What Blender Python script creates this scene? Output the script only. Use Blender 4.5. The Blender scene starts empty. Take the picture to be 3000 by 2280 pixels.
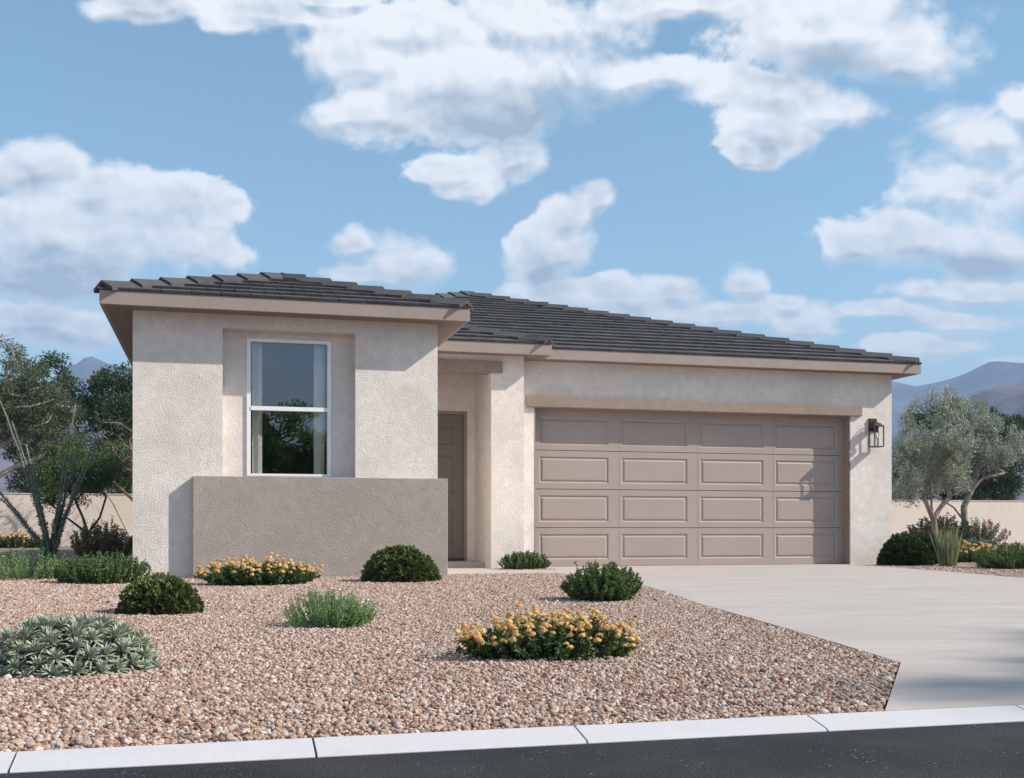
import bpy, math, random
import numpy as np
from mathutils import Vector, Matrix

random.seed(7)
RNG = np.random.default_rng(11)
R = math.radians
SC = bpy.context.scene
COL = SC.collection

# ------------------------------------------------------------------ camera
YAW = R(14.75)
FPX = 3300.7
cam = bpy.data.cameras.new('camera')
cam.sensor_width = 36.0
cam.lens = 36.0 * FPX / 3000.0
cam.shift_y = (1551.3 - 1140.0) / 3000.0
cam.clip_end = 20000
cam.clip_start = 0.05
camo = bpy.data.objects.new('camera', cam)
COL.objects.link(camo)
camo.location = (0, 0, 0.52)
camo.rotation_euler = (R(90), 0, -YAW)
SC.camera = camo

SC.view_settings.view_transform = 'Standard'
SC.view_settings.look = 'None'
SC.view_settings.exposure = 0.60
SC.view_settings.gamma = 1.0
SC.view_settings.use_curve_mapping = False
SC.render.engine = 'CYCLES'
cy = SC.cycles
cy.use_denoising = True
try:
    cy.denoiser = 'OPENIMAGEDENOISE'
    cy.denoising_input_passes = 'RGB_ALBEDO_NORMAL'
    cy.denoising_prefilter = 'ACCURATE'
except Exception:
    pass
cy.use_adaptive_sampling = True
cy.adaptive_threshold = 0.012
cy.max_bounces = 7
cy.diffuse_bounces = 3
cy.glossy_bounces = 3
cy.transmission_bounces = 4
cy.transparent_max_bounces = 12
cy.volume_bounces = 0
cy.caustics_reflective = False
cy.caustics_refractive = False
cy.sample_clamp_indirect = 6.0

# ------------------------------------------------------------------ sun + sky
SUNV = Vector((2.55, -1.0, 2.02)).normalized()
sun = bpy.data.lights.new('sun', 'SUN')
sun.energy = 5.0
sun.angle = R(0.53)
sun.color = (1.0, 0.92, 0.81)
suno = bpy.data.objects.new('sun', sun)
COL.objects.link(suno)
suno.location = (20, -8, 18)
suno.rotation_euler = SUNV.to_track_quat('Z', 'Y').to_euler()

world = bpy.data.worlds.new('World')
SC.world = world
world.use_nodes = True
world.cycles.sampling_method = 'MANUAL'
world.cycles.sample_map_resolution = 512


class NT:
    """tiny helper around a node tree"""
    def __init__(s, tree):
        s.t = tree
        s.n = tree.nodes
        s.l = tree.links

    def node(s, kind, **kw):
        n = s.n.new(kind)
        for k, v in kw.items():
            setattr(n, k, v)
        return n

    def put(s, sock, v):
        if hasattr(v, 'is_output'):
            s.l.new(v, sock)
        elif v is not None:
            sock.default_value = v

    def math(s, op, a, b=None, c=None, clamp=False):
        n = s.node('ShaderNodeMath', operation=op)
        n.use_clamp = clamp
        s.put(n.inputs[0], a)
        if b is not None: s.put(n.inputs[1], b)
        if c is not None: s.put(n.inputs[2], c)
        return n.outputs[0]

    def vec(s, op, a, b=None, c=None):
        n = s.node('ShaderNodeVectorMath', operation=op)
        s.put(n.inputs[0], a)
        if b is not None: s.put(n.inputs[1], b)
        if c is not None: s.put(n.inputs[2], c)
        return n.outputs['Value'] if op in ('LENGTH', 'DOT_PRODUCT', 'DISTANCE') else n.outputs[0]

    def ramp(s, v, a, b, c=0.0, d=1.0, kind='SMOOTHSTEP'):
        n = s.node('ShaderNodeMapRange', interpolation_type=kind)
        s.put(n.inputs['Value'], v)
        s.put(n.inputs['From Min'], a); s.put(n.inputs['From Max'], b)
        s.put(n.inputs['To Min'], c); s.put(n.inputs['To Max'], d)
        return n.outputs['Result']

    def mix(s, f, a, b, blend='MIX'):
        n = s.node('ShaderNodeMix', data_type='RGBA', blend_type=blend)
        s.put(n.inputs['Factor'], f)
        for k, v in ((6, a), (7, b)):
            if isinstance(v, (tuple, list)) and len(v) == 3: v = (*v, 1)
            s.put(n.inputs[k], v)
        return n.outputs[2]

    def noise(s, vec, scale, detail=4, rough=0.55, dist=0.0, lac=2.0, dim='3D'):
        n = s.node('ShaderNodeTexNoise', noise_dimensions=dim)
        s.put(n.inputs['Vector'], vec)
        n.inputs['Scale'].default_value = scale
        n.inputs['Detail'].default_value = detail
        n.inputs['Roughness'].default_value = rough
        n.inputs['Distortion'].default_value = dist
        n.inputs['Lacunarity'].default_value = lac
        return n.outputs['Fac']

    def voro(s, vec, scale, feature='F1', rnd=1.0, out='Distance', smooth=None):
        n = s.node('ShaderNodeTexVoronoi', feature=feature)
        s.put(n.inputs['Vector'], vec)
        n.inputs['Scale'].default_value = scale
        n.inputs['Randomness'].default_value = rnd
        if smooth is not None and 'Smoothness' in n.inputs: n.inputs['Smoothness'].default_value = smooth
        return n.outputs[out]


CLOUD_DARK = (0.28, 0.34, 0.405)
CLOUD_LIT = (0.76, 0.765, 0.765)
SKY_TINT = (1.0, 1.27, 1.16)


def build_sky():
    N = NT(world.node_tree)
    bg = [n for n in N.n if n.type == 'BACKGROUND'][0]
    STR = 0.10
    sky = N.node('ShaderNodeTexSky', sky_type='NISHITA')
    sky.sun_disc = False
    sky.sun_elevation = math.asin(SUNV.z)
    sky.sun_rotation = math.atan2(SUNV.x, SUNV.y)
    sky.altitude = 350
    sky.air_density = 1.0
    sky.dust_density = 0.6
    sky.ozone_density = 1.6
    tc = N.node('ShaderNodeTexCoord')
    D = tc.outputs['Generated']
    rot = N.node('ShaderNodeVectorRotate', rotation_type='Z_AXIS')
    N.put(rot.inputs['Vector'], D)
    rot.inputs['Angle'].default_value = YAW          # heading of the street front
    sep = N.node('ShaderNodeSeparateXYZ'); N.put(sep.inputs[0], rot.outputs[0])
    fy = N.math('MAXIMUM', sep.outputs[1], 0.12)
    u = N.math('DIVIDE', sep.outputs[0], fy)
    v = N.math('DIVIDE', sep.outputs[2], fy)
    # gentle warp so that cloud outlines are irregular
    nz = N.node('ShaderNodeTexNoise'); N.put(nz.inputs['Vector'], D)
    nz.inputs['Scale'].default_value = 9; nz.inputs['Detail'].default_value = 3
    comb = N.node('ShaderNodeCombineXYZ'); N.put(comb.inputs[0], u); N.put(comb.inputs[1], v)
    w = N.vec('MULTIPLY_ADD', nz.outputs['Color'], (0.06, 0.05, 0.0), comb.outputs[0])
    P = N.vec('SUBTRACT', w, (0.03, 0.025, 0.0))
    # cloud banks: (centre azimuth px, elevation px, half width, half height) on a 2211-wide view of the sky
    B = [(980, 175, 330, 150), (760, 255, 110, 45), (880, 60, 250, 95), (1150, 50, 330, 100), (780, 130, 150, 80), (1120, 150, 270, 120), (820, 245, 175, 72), (1060, 245, 230, 90),
         (970, 365, 130, 50), (1100, 335, 100, 66), (1000, 400, 90, 40),
         (1480, 20, 260, 60), (1780, 60, 360, 120), (1950, 120, 190, 95), (1650, 200, 200, 80), (1650, 275, 130, 66), (1800, 240, 170, 60),
         (1400, 175, 150, 45), (1610, 330, 80, 34),
         (290, 10, 160, 45), (560, 30, 170, 42), (500, 62, 80, 34), (720, -20, 140, 30),
         (60, 375, 200, 85), (340, 445, 215, 92), (190, 430, 140, 80), (150, 520, 340, 110), (60, 600, 300, 70), (110, 705, 230, 62), (400, 540, 150, 60),
         (865, 560, 128, 66), (765, 525, 50, 48), (800, 590, 120, 36),
         (1235, 465, 62, 62), (1170, 560, 92, 70), (1295, 430, 34, 46), (1180, 625, 130, 44), (1240, 540, 70, 60),
         (1330, 630, 130, 50), (1450, 625, 80, 44), (1590, 598, 70, 48), (1540, 668, 210, 44), (1740, 690, 130, 36), (1690, 640, 60, 24),
         (2110, 290, 120, 80), (2035, 395, 130, 95), (2190, 420, 190, 150), (1960, 505, 200, 70), (2150, 530, 200, 75),
         (1840, 510, 62, 34), (2080, 615, 230, 32), (1880, 660, 240, 28), (1985, 735, 150, 30), (2080, 680, 120, 30), (2195, 225, 90, 60), (2190, 790, 66, 30)]
    def field(pt, K):
        q = None
        for cx, cy_, rx, ry in B:
            c = ((cx - 1105.5) / 2432.0, (1143.0 - cy_) / 2432.0)
            s = (2432.0 / rx, 2432.0 / ry)
            e = N.vec('MULTIPLY_ADD', pt, (s[0], s[1], 0), (-c[0] * s[0], -c[1] * s[1], 0))
            L = N.vec('LENGTH', e)
            q = L if q is None else N.math('SMOOTH_MIN', q, L, K)
        return q
    q = field(P, 0.38)
    qup = field(N.vec('ADD', P, (-0.003, 0.012, 0.0)), 0.38)
    # other side of the sky: free noise clouds
    away = N.ramp(sep.outputs[1], 0.72, 0.5)
    gen = N.noise(D, 2.2, 4, 0.55)
    gen2 = N.noise(N.vec('ADD', D, (0.01, -0.01, 0.03)), 2.2, 4, 0.55)
    q2 = N.ramp(gen, 0.40, 0.66, 1.7, 0.3, 'LINEAR')
    q3 = N.ramp(gen2, 0.40, 0.66, 1.7, 0.3, 'LINEAR')
    def blend(x, y): return N.math('ADD', N.math('MULTIPLY', x, N.math('SUBTRACT', 1.0, away)), N.math('MULTIPLY', y, away))
    q = blend(q, q2); qup = blend(qup, q3)
    Dn = N.vec('MULTIPLY', D, (1.0, 1.0, 1.25))
    Dw = N.vec('MULTIPLY_ADD', nz.outputs['Color'], (0.05, 0.05, 0.05), Dn)
    f1 = N.noise(Dw, 12, 9, 0.66, 0.0)
    def cauli(v):
        n = N.node('ShaderNodeTexVoronoi', feature='F1')
        N.put(n.inputs['Vector'], v)
        n.inputs['Scale'].default_value = 17; n.inputs['Detail'].default_value = 2.0
        n.inputs['Roughness'].default_value = 0.55; n.inputs['Lacunarity'].default_value = 2.3
        return n.outputs['Distance']
    vb = cauli(Dw)
    v2 = cauli(N.vec('ADD', Dw, (0.004, 0.0, 0.009)))
    puff = N.math('MULTIPLY', vb, -0.75)
    dens = N.math('MULTIPLY_ADD', q, -1.65, 2.44)
    dens = N.math('ADD', dens, N.math('MULTIPLY_ADD', N.math('SUBTRACT', f1, 0.5), 2.9, puff))
    soft = N.noise(D, 6.0, 2, 0.5)
    under = N.ramp(N.math('SUBTRACT', qup, q), 0.12, -0.40)                        # 1 below and inside the cloud core
    crisp = N.math('ADD', N.ramp(soft, 0.40, 0.60), N.math('MULTIPLY', under, 0.5))
    edge = N.ramp(crisp, 0.0, 1.4, 0.38, 1.45, 'LINEAR')
    a = N.ramp(dens, 0.0, edge)
    thick = N.ramp(dens, 0.2, 2.2)
    low = N.noise(N.vec('MULTIPLY', Dw, (1, 1, 1.5)), 3.6, 4, 0.42)
    shade = N.math('MULTIPLY', under, N.ramp(dens, 0.0, 1.0, 0.10, 0.50, 'LINEAR'))
    shade = N.math('MULTIPLY_ADD', N.math('MULTIPLY', thick, N.ramp(low, 0.36, 0.60)), 0.55, shade)
    for cx, cy_, rx, ry, g_ in ((1120, 255, 300, 100, .55), (1780, 150, 260, 80, .42), (160, 600, 300, 70, .40), (2080, 560, 170, 40, .4), (1200, 600, 110, 60, .3)):
        c = ((cx - 1105.5) / 2432.0, (1143.0 - cy_) / 2432.0); sc_ = (2432.0 / rx, 2432.0 / ry)
        L = N.vec('LENGTH', N.vec('MULTIPLY_ADD', P, (sc_[0], sc_[1], 0), (-c[0] * sc_[0], -c[1] * sc_[1], 0)))
        shade = N.math('MULTIPLY_ADD', N.math('MULTIPLY', N.ramp(L, 1.15, 0.0), N.ramp(dens, 0.1, 0.9)), g_ * 1.6, shade)
    lit = N.math('SUBTRACT', 1.0, N.math('MULTIPLY', shade, 1.1))
    lit = N.math('MULTIPLY_ADD', N.math('SUBTRACT', v2, vb), 0.8, lit)
    lit = N.math('MINIMUM', N.math('MAXIMUM', lit, 0.0), 1.0)
    k = 1.0 / STR
    ccol = N.mix(lit, tuple(x * k for x in CLOUD_DARK), tuple(x * k for x in CLOUD_LIT))
    skyc = N.mix(1.0, sky.outputs[0], SKY_TINT, 'MULTIPLY')
    a = N.math('MULTIPLY', a, 0.95)
    # hazier, paler air low down
    veil = N.math('MULTIPLY', N.math('MULTIPLY', N.ramp(sep.outputs[2], 0.30, 0.02), N.ramp(N.noise(N.vec('MULTIPLY', Dw, (1, 1, 3.0)), 6, 6, 0.6), 0.36, 0.66)), 0.55)
    skyc = N.mix(veil, skyc, tuple(x * k for x in (0.50, 0.56, 0.62)))
    out = N.mix(a, skyc, ccol)
    N.l.new(out, bg.inputs['Color'])
    bg.inputs['Strength'].default_value = STR


build_sky()


# ------------------------------------------------------------------ helpers
def link(o, parent=None):
    COL.objects.link(o)
    if parent is not None:
        o.parent = parent
    return o


def tag(o, label=None, cat=None, group=None, kind=None):
    if label: o['label'] = label
    if cat: o['category'] = cat
    if group: o['group'] = group
    if kind: o['kind'] = kind
    return o


def empty(name, loc=(0, 0, 0), label=None, cat=None, group=None):
    o = bpy.data.objects.new(name, None)
    o.empty_display_size = 0.1
    o.location = loc
    COL.objects.link(o)
    return tag(o, label, cat, group)


def mesh_np(name, V, F, mat, tint=None, smooth=False, midx=None):
    """V (n,3), F (m,k) same-size faces"""
    V = np.asarray(V, dtype=np.float32); F = np.asarray(F, dtype=np.int32)
    me = bpy.data.meshes.new(name)
    n, k = F.shape
    me.vertices.add(len(V)); me.vertices.foreach_set('co', V.ravel())
    me.loops.add(n * k); me.loops.foreach_set('vertex_index', F.ravel())
    me.polygons.add(n)
    me.polygons.foreach_set('loop_start', np.arange(0, n * k, k, dtype=np.int32))
    try:
        me.polygons.foreach_set('loop_total', np.full(n, k, dtype=np.int32))
    except Exception:
        pass
    if smooth: me.polygons.foreach_set('use_smooth', np.ones(n, dtype=bool))
    if tint is not None:
        at = me.attributes.new('tint', 'FLOAT', 'FACE')
        at.data.foreach_set('value', np.asarray(tint, dtype=np.float32))
    for m in (mat if isinstance(mat, (list, tuple)) else [mat]): me.materials.append(m)
    if midx is not None: me.polygons.foreach_set('material_index', np.asarray(midx, dtype=np.int32))
    me.update(calc_edges=True)
    me.validate()
    return me


class MB:
    def __init__(s): s.v = []; s.f = []

    def poly(s, pts):
        b = len(s.v); s.v += [tuple(p) for p in pts]; s.f.append(tuple(range(b, b + len(pts))))

    def box(s, x0, x1, y0, y1, z0, z1):
        b = len(s.v)
        s.v += [(x0, y0, z0), (x1, y0, z0), (x1, y1, z0), (x0, y1, z0), (x0, y0, z1), (x1, y0, z1), (x1, y1, z1), (x0, y1, z1)]
        s.f += [tuple(b + i for i in q) for q in ((0, 3, 2, 1), (4, 5, 6, 7), (0, 1, 5, 4), (1, 2, 6, 5), (2, 3, 7, 6), (3, 0, 4, 7))]
        return s

    def prism(s, top, dz):
        """top: ccw list of points; extruded down by vector dz"""
        b = len(s.v); n = len(top)
        s.v += [tuple(p) for p in top] + [tuple(Vector(p) + Vector(dz)) for p in top]
        s.f.append(tuple(range(b, b + n)))
        s.f.append(tuple(range(b + 2 * n - 1, b + n - 1, -1)))
        for i in range(n):
            j = (i + 1) % n
            s.f.append((b + i, b + n + i, b + n + j, b + j))
        return s

    def tube(s, pts, rad, k=8, cap=True):
        pts = [Vector(p) for p in pts]
        if not hasattr(rad, '__len__'): rad = [rad] * len(pts)
        b = len(s.v); ref = None
        for i, p in enumerate(pts):
            t = (pts[min(i + 1, len(pts) - 1)] - pts[max(i - 1, 0)]).normalized()
            if ref is None:
                ref = t.orthogonal().normalized()
            ref = (ref - t * ref.dot(t)).normalized()
            bi = t.cross(ref)
            for j in range(k):
                a = 2 * math.pi * j / k
                s.v.append(tuple(p + (ref * math.cos(a) + bi * math.sin(a)) * rad[i]))
        for i in range(len(pts) - 1):
            for j in range(k):
                a = b + i * k + j; c = b + i * k + (j + 1) % k
                s.f.append((a, c, c + k, a + k))
        if cap:
            s.f.append(tuple(b + j for j in range(k - 1, -1, -1)))
            e = b + (len(pts) - 1) * k
            s.f.append(tuple(e + j for j in range(k)))
        return s

    def mesh(s, name, mat, smooth=False):
        me = bpy.data.meshes.new(name)
        me.from_pydata(s.v, [], s.f)
        me.materials.append(mat)
        if smooth: me.polygons.foreach_set('use_smooth', [True] * len(me.polygons))
        me.update()
        return me

    def build(s, name, mat, parent=None, smooth=False, bevel=0.0):
        o = bpy.data.objects.new(name, s.mesh(name, mat, smooth))
        if bevel:
            m = o.modifiers.new('bevel', 'BEVEL'); m.width = bevel; m.segments = 2; m.limit_method = 'ANGLE'
            m.harden_normals = False
        return link(o, parent)


def obj(name, me, parent=None, loc=None):
    o = bpy.data.objects.new(name, me)
    if loc is not None: o.location = loc
    return link(o, parent)


# ------------------------------------------------------------------ materials
def new_mat(name, rough=0.7, spec=0.3):
    m = bpy.data.materials.new(name)
    m.use_nodes = True
    N = NT(m.node_tree)
    b = m.node_tree.nodes['Principled BSDF']
    b.inputs['Roughness'].default_value = rough
    b.inputs['Specular IOR Level'].default_value = spec
    return m, N, b


def bump(N, b, h, strength=0.5, dist=0.01):
    n = N.node('ShaderNodeBump')
    n.inputs['Strength'].default_value = strength
    n.inputs['Distance'].default_value = dist
    N.put(n.inputs['Height'], h)
    N.put(b.inputs['Normal'], n.outputs[0])


def pos(N):
    return N.node('ShaderNodeNewGeometry').outputs['Position']


def stucco(name, col, grit=1.0, mott=0.10, warm=None):
    m, N, b = new_mat(name, 0.9, 0.15)
    p = pos(N)
    big = N.noise(p, 1.6, 5, 0.6, 0.4)
    mid = N.noise(p, 9, 5, 0.65)
    f = N.math('ADD', N.math('MULTIPLY', big, 0.6), N.math('MULTIPLY', mid, 0.4))
    c0 = tuple(c * (1 - mott) for c in col); c1 = tuple(min(1, c * (1 + mott * 0.8)) for c in col)
    cc = N.mix(N.ramp(f, 0.36, 0.64), c0, c1)
    # trowel stains: thin greyer veins
    vein = N.noise(p, 5.5, 6, 0.7, 1.2)
    vm = N.math('MULTIPLY', N.ramp(N.math('ABSOLUTE', N.math('SUBTRACT', vein, 0.5)), 0.0, 0.05, 1.0, 0.0), N.ramp(big, 0.45, 0.65))
    cc = N.mix(N.math('MULTIPLY', vm, 0.38), cc, tuple(c * 0.72 for c in col))
    N.put(b.inputs['Base Color'], cc)
    g1 = N.voro(p, 105, 'F1', 1.0, 'Distance')
    g2 = N.noise(p, 120, 3, 0.65)
    g3 = N.noise(p, 40, 2, 0.5)
    h = N.math('ADD', N.math('MULTIPLY', g1, 0.7), N.math('ADD', N.math('MULTIPLY', g2, 0.8), N.math('MULTIPLY', g3, 0.6)))
    bump(N, b, h, 1.0, 0.0062 * grit)
    return m


def plain(name, col, rough=0.6, spec=0.3, var=0.06, scale=6, bmp=0.0, bscale=200):
    m, N, b = new_mat(name, rough, spec)
    p = pos(N)
    f = N.noise(p, scale, 5, 0.6)
    N.put(b.inputs['Base Color'], N.mix(N.ramp(f, 0.3, 0.7), tuple(c * (1 - var) for c in col), tuple(min(1, c * (1 + var)) for c in col)))
    if bmp: bump(N, b, N.noise(p, bscale, 3, 0.6), 0.6, bmp)
    return m


M = {}
M['stucco'] = stucco('light_stucco', (0.81, 0.74, 0.69), 1.1, 0.11)
M['stucco_mid'] = stucco('grey_tan_stucco', (0.43, 0.372, 0.33), 1.15, 0.10)
M['stucco_trim'] = stucco('brown_tan_stucco', (0.36, 0.28, 0.24), 1.5, 0.10)
M['fence'] = stucco('cream_wall_stucco', (0.80, 0.70, 0.61), 0.5, 0.06)
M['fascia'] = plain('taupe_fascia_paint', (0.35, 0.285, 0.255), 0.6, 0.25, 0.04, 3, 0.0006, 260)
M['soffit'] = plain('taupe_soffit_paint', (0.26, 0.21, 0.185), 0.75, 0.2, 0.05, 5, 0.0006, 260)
M['garage'] = plain('taupe_garage_paint', (0.385, 0.315, 0.285), 0.5, 0.3, 0.03, 2, 0.0004, 420)
M['door'] = plain('taupe_door_paint', (0.20, 0.165, 0.15), 0.5, 0.3, 0.03, 2)
M['seal'] = plain('dark_rubber_seal', (0.03, 0.027, 0.025), 0.8)
M['white'] = plain('white_vinyl', (0.88, 0.88, 0.89), 0.35, 0.4, 0.015)
M['bronze'] = plain('dark_bronze_metal', (0.045, 0.034, 0.030), 0.5, 0.5, 0.2, 40)
M['socket'] = plain('dark_blue_socket', (0.02, 0.03, 0.07), 0.35, 0.5)
M['room'] = plain('unlit_room_dark', (0.05, 0.048, 0.045), 0.9)  # near-black walls: the unlit room's shade behind the glass is in the colour
M['deck'] = plain('roof_underlay', (0.015, 0.014, 0.014), 0.95)
M['curtain'] = plain('cream_curtain_cloth', (0.80, 0.76, 0.68), 0.9, 0.1, 0.04)


def tile_mat():
    m, N, b = new_mat('charcoal_concrete_tile', 0.72, 0.3)
    inf = N.node('ShaderNodeObjectInfo')
    p = pos(N)
    n1 = N.noise(p, 14, 5, 0.65)
    base = N.mix(inf.outputs['Random'], (0.038, 0.037, 0.041), (0.084, 0.080, 0.082))
    c = N.mix(N.ramp(n1, 0.35, 0.75), base, (0.095, 0.090, 0.090))
    c = N.mix(N.math('MULTIPLY', N.ramp(N.noise(p, 60, 3, 0.6), 0.55, 0.75), 0.35), c, (0.03, 0.03, 0.032))
    N.put(b.inputs['Base Color'], c)
    bump(N, b, N.noise(N.vec('MULTIPLY', p, (1, 1, 1)), 110, 4, 0.65), 0.7, 0.004)
    return m


M['tile'] = tile_mat()


def concrete(name, col, stain=0.12, scale=1.0):
    m, N, b = new_mat(name, 0.85, 0.2)
    p = pos(N)
    st = N.vec('MULTIPLY', p, (1.0, 2.6, 1.0))
    f = N.noise(st, 1.1 * scale, 6, 0.6, 0.5)
    g = N.noise(p, 13 * scale, 5, 0.6)
    c = N.mix(N.ramp(f, 0.3, 0.7), tuple(x * (1 - stain) for x in col), tuple(x * (1 + stain * 0.5) for x in col))
    pinkish = N.noise(N.vec('MULTIPLY', p, (0.8, 1.6, 1)), 1.8, 3, 0.5)
    c = N.mix(N.math('MULTIPLY', N.ramp(pinkish, 0.5, 0.75), 0.35), c, (col[0] * 1.0, col[1] * 0.90, col[2] * 0.86))
    c = N.mix(N.math('MULTIPLY', N.ramp(g, 0.35, 0.7), 0.25), c, tuple(x * 0.86 for x in col))
    sp = N.noise(p, 260, 2, 0.5)
    c = N.mix(N.math('MULTIPLY', N.ramp(sp, 0.62, 0.72), 0.35), c, tuple(x * 0.6 for x in col))
    N.put(b.inputs['Base Color'], c)
    broom = N.noise(N.vec('MULTIPLY', p, (20, 240, 1)), 1.0, 3, 0.6)
    bump(N, b, N.math('ADD', broom, N.noise(p, 180, 3, 0.6)), 0.35, 0.0022)
    return m


M['drive'] = concrete('driveway_concrete', (0.455, 0.405, 0.38), 0.10)
M['walk'] = concrete('walkway_concrete', (0.46, 0.42, 0.385), 0.12, 1.6)
M['kerb'] = concrete('pale_kerb_concrete', (0.53, 0.515, 0.54), 0.03, 1.2)


def asphalt():
    m, N, b = new_mat('asphalt', 0.9, 0.2)
    p = pos(N)
    c = N.mix(N.ramp(N.noise(p, 2.2, 5, 0.6), 0.3, 0.7), (0.020, 0.020, 0.023), (0.036, 0.036, 0.040))
    fine = N.noise(p, 190, 3, 0.6)
    c = N.mix(N.math('MULTIPLY', N.ramp(fine, 0.5, 0.75), 0.5), c, (0.075, 0.075, 0.082))
    spk = N.voro(N.vec('MULTIPLY', p, (0.55, 1.0, 1.0)), 80, 'F1', 1.0)
    patch = N.ramp(N.noise(N.vec('MULTIPLY', p, (1, 1, 1)), 7, 3, 0.6), 0.5, 0.68)
    c = N.mix(N.math('MULTIPLY', N.ramp(spk, 0.20, 0.10), N.math('MULTIPLY', patch, 0.75)), c, (0.42, 0.42, 0.45))
    N.put(b.inputs['Base Color'], c)
    h = N.math('ADD', fine, N.voro(p, 130, 'F1', 1.0))
    bump(N, b, h, 0.6, 0.004)
    return m


M['asphalt'] = asphalt()


def gravel_colour(N, rnd):
    r = N.node('ShaderNodeValToRGB')
    N.put(r.inputs[0], rnd)
    cr = r.color_ramp
    cr.interpolation = 'CONSTANT'
    cols = [(0.0, (0.42, 0.28, 0.215)), (0.16, (0.50, 0.40, 0.345)), (0.30, (0.33, 0.205, 0.155)), (0.42, (0.24, 0.135, 0.10)),
            (0.50, (0.56, 0.48, 0.435)), (0.60, (0.38, 0.27, 0.215)), (0.72, (0.53, 0.475, 0.44)), (0.77, (0.30, 0.19, 0.145)),
            (0.84, (0.47, 0.345, 0.275)), (0.93, (0.36, 0.285, 0.245)), (0.97, (0.20, 0.10, 0.085))]
    while len(cr.elements) < len(cols): cr.elements.new(0.5)
    for e, (p, c) in zip(cr.elements, cols):
        e.position = p; e.color = (*c, 1)
    return r.outputs[0]


def pebble_mat():
    m, N, b = new_mat('desert_pebble', 0.8, 0.25)
    inf = N.node('ShaderNodeObjectInfo')
    c = gravel_colour(N, inf.outputs['Random'])
    p = pos(N)
    c = N.mix(N.math('MULTIPLY', N.ramp(N.noise(p, 160, 4, 0.65), 0.4, 0.7), 0.3), c, (0.28, 0.17, 0.12))
    N.put(b.inputs['Base Color'], c)
    bump(N, b, N.noise(p, 420, 3, 0.6), 0.5, 0.0012)
    return m


def gravel_bed_mat():
    m, N, b = new_mat('gravel_bed', 0.9, 0.2)
    p = pos(N)
    v = N.node('ShaderNodeTexVoronoi'); N.put(v.inputs['Vector'], p); v.inputs['Scale'].default_value = 52
    sep = N.node('ShaderNodeSeparateColor'); N.put(sep.inputs[0], v.outputs['Color'])
    c = gravel_colour(N, sep.outputs[0])
    c = N.mix(N.ramp(v.outputs['Distance'], 0.35, 0.75), c, (0.13, 0.08, 0.06))
    N.put(b.inputs['Base Color'], c)
    bump(N, b, N.math('SUBTRACT', 1.0, v.outputs['Distance']), 1.0, 0.02)
    return m


M['pebble'] = pebble_mat()
M['bed'] = gravel_bed_mat()
M['sand'] = plain('desert_sand', (0.44, 0.34, 0.26), 0.95, 0.1, 0.18, 1.2, 0.01, 30)


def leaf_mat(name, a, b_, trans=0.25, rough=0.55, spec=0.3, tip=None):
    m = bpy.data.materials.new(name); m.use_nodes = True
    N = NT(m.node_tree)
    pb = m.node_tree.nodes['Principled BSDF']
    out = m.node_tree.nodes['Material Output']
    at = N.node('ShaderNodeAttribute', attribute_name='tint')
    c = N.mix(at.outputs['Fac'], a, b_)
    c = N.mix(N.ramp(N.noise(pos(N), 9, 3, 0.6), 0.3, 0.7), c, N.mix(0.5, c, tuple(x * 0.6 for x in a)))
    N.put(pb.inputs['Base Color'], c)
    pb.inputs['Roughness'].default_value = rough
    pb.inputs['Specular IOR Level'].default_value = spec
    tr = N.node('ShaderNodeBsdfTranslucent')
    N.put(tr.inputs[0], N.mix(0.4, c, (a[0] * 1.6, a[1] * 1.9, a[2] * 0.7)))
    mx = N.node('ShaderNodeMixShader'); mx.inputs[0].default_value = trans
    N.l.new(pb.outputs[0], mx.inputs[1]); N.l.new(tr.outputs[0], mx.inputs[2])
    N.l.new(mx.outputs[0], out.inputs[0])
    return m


M['box_leaf'] = leaf_mat('dark_boxwood_leaf', (0.030, 0.055, 0.014), (0.29, 0.33, 0.115), 0.15)
M['juni_leaf'] = leaf_mat('dark_juniper_leaf', (0.028, 0.05, 0.016), (0.11, 0.155, 0.05), 0.15)
M['privet_leaf'] = leaf_mat('dark_green_leaf', (0.07, 0.125, 0.045), (0.27, 0.37, 0.15), 0.28)
M['rose_leaf'] = leaf_mat('fresh_green_needle', (0.18, 0.30, 0.13), (0.43, 0.60, 0.29), 0.3)
M['lant_leaf'] = leaf_mat('lantana_leaf', (0.05, 0.10, 0.038), (0.17, 0.25, 0.09), 0.25)
M['agave_leaf'] = leaf_mat('grey_green_succulent_leaf', (0.24, 0.29, 0.23), (0.54, 0.58, 0.46), 0.10, 0.6)
M['bluegrey_leaf'] = leaf_mat('blue_grey_succulent_leaf', (0.12, 0.18, 0.16), (0.24, 0.32, 0.28), 0.10, 0.6)
M['euc_leaf'] = leaf_mat('eucalyptus_leaf', (0.07, 0.10, 0.055), (0.19, 0.22, 0.14), 0.2)
M['dark_leaf'] = leaf_mat('dark_tree_leaf', (0.020, 0.046, 0.018), (0.075, 0.13, 0.05), 0.2)
M['olive_leaf'] = leaf_mat('olive_leaf', (0.18, 0.23, 0.19), (0.64, 0.67, 0.57), 0.15, 0.55)
M['bush_leaf'] = leaf_mat('round_green_leaf', (0.055, 0.095, 0.03), (0.17, 0.24, 0.09), 0.25)
M['red_leaf'] = leaf_mat('red_brown_leaf', (0.14, 0.16, 0.075), (0.42, 0.22, 0.16), 0.25)
M['redgreen_leaf'] = leaf_mat('reddish_green_leaf', (0.04, 0.08, 0.03), (0.17, 0.13, 0.09), 0.15)
M['bottle_leaf'] = leaf_mat('bottlebrush_leaf', (0.07, 0.09, 0.045), (0.16, 0.16, 0.09), 0.2)
M['oco_leaf'] = leaf_mat('ocotillo_leaf', (0.10, 0.15, 0.095), (0.27, 0.32, 0.21), 0.2)
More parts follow.
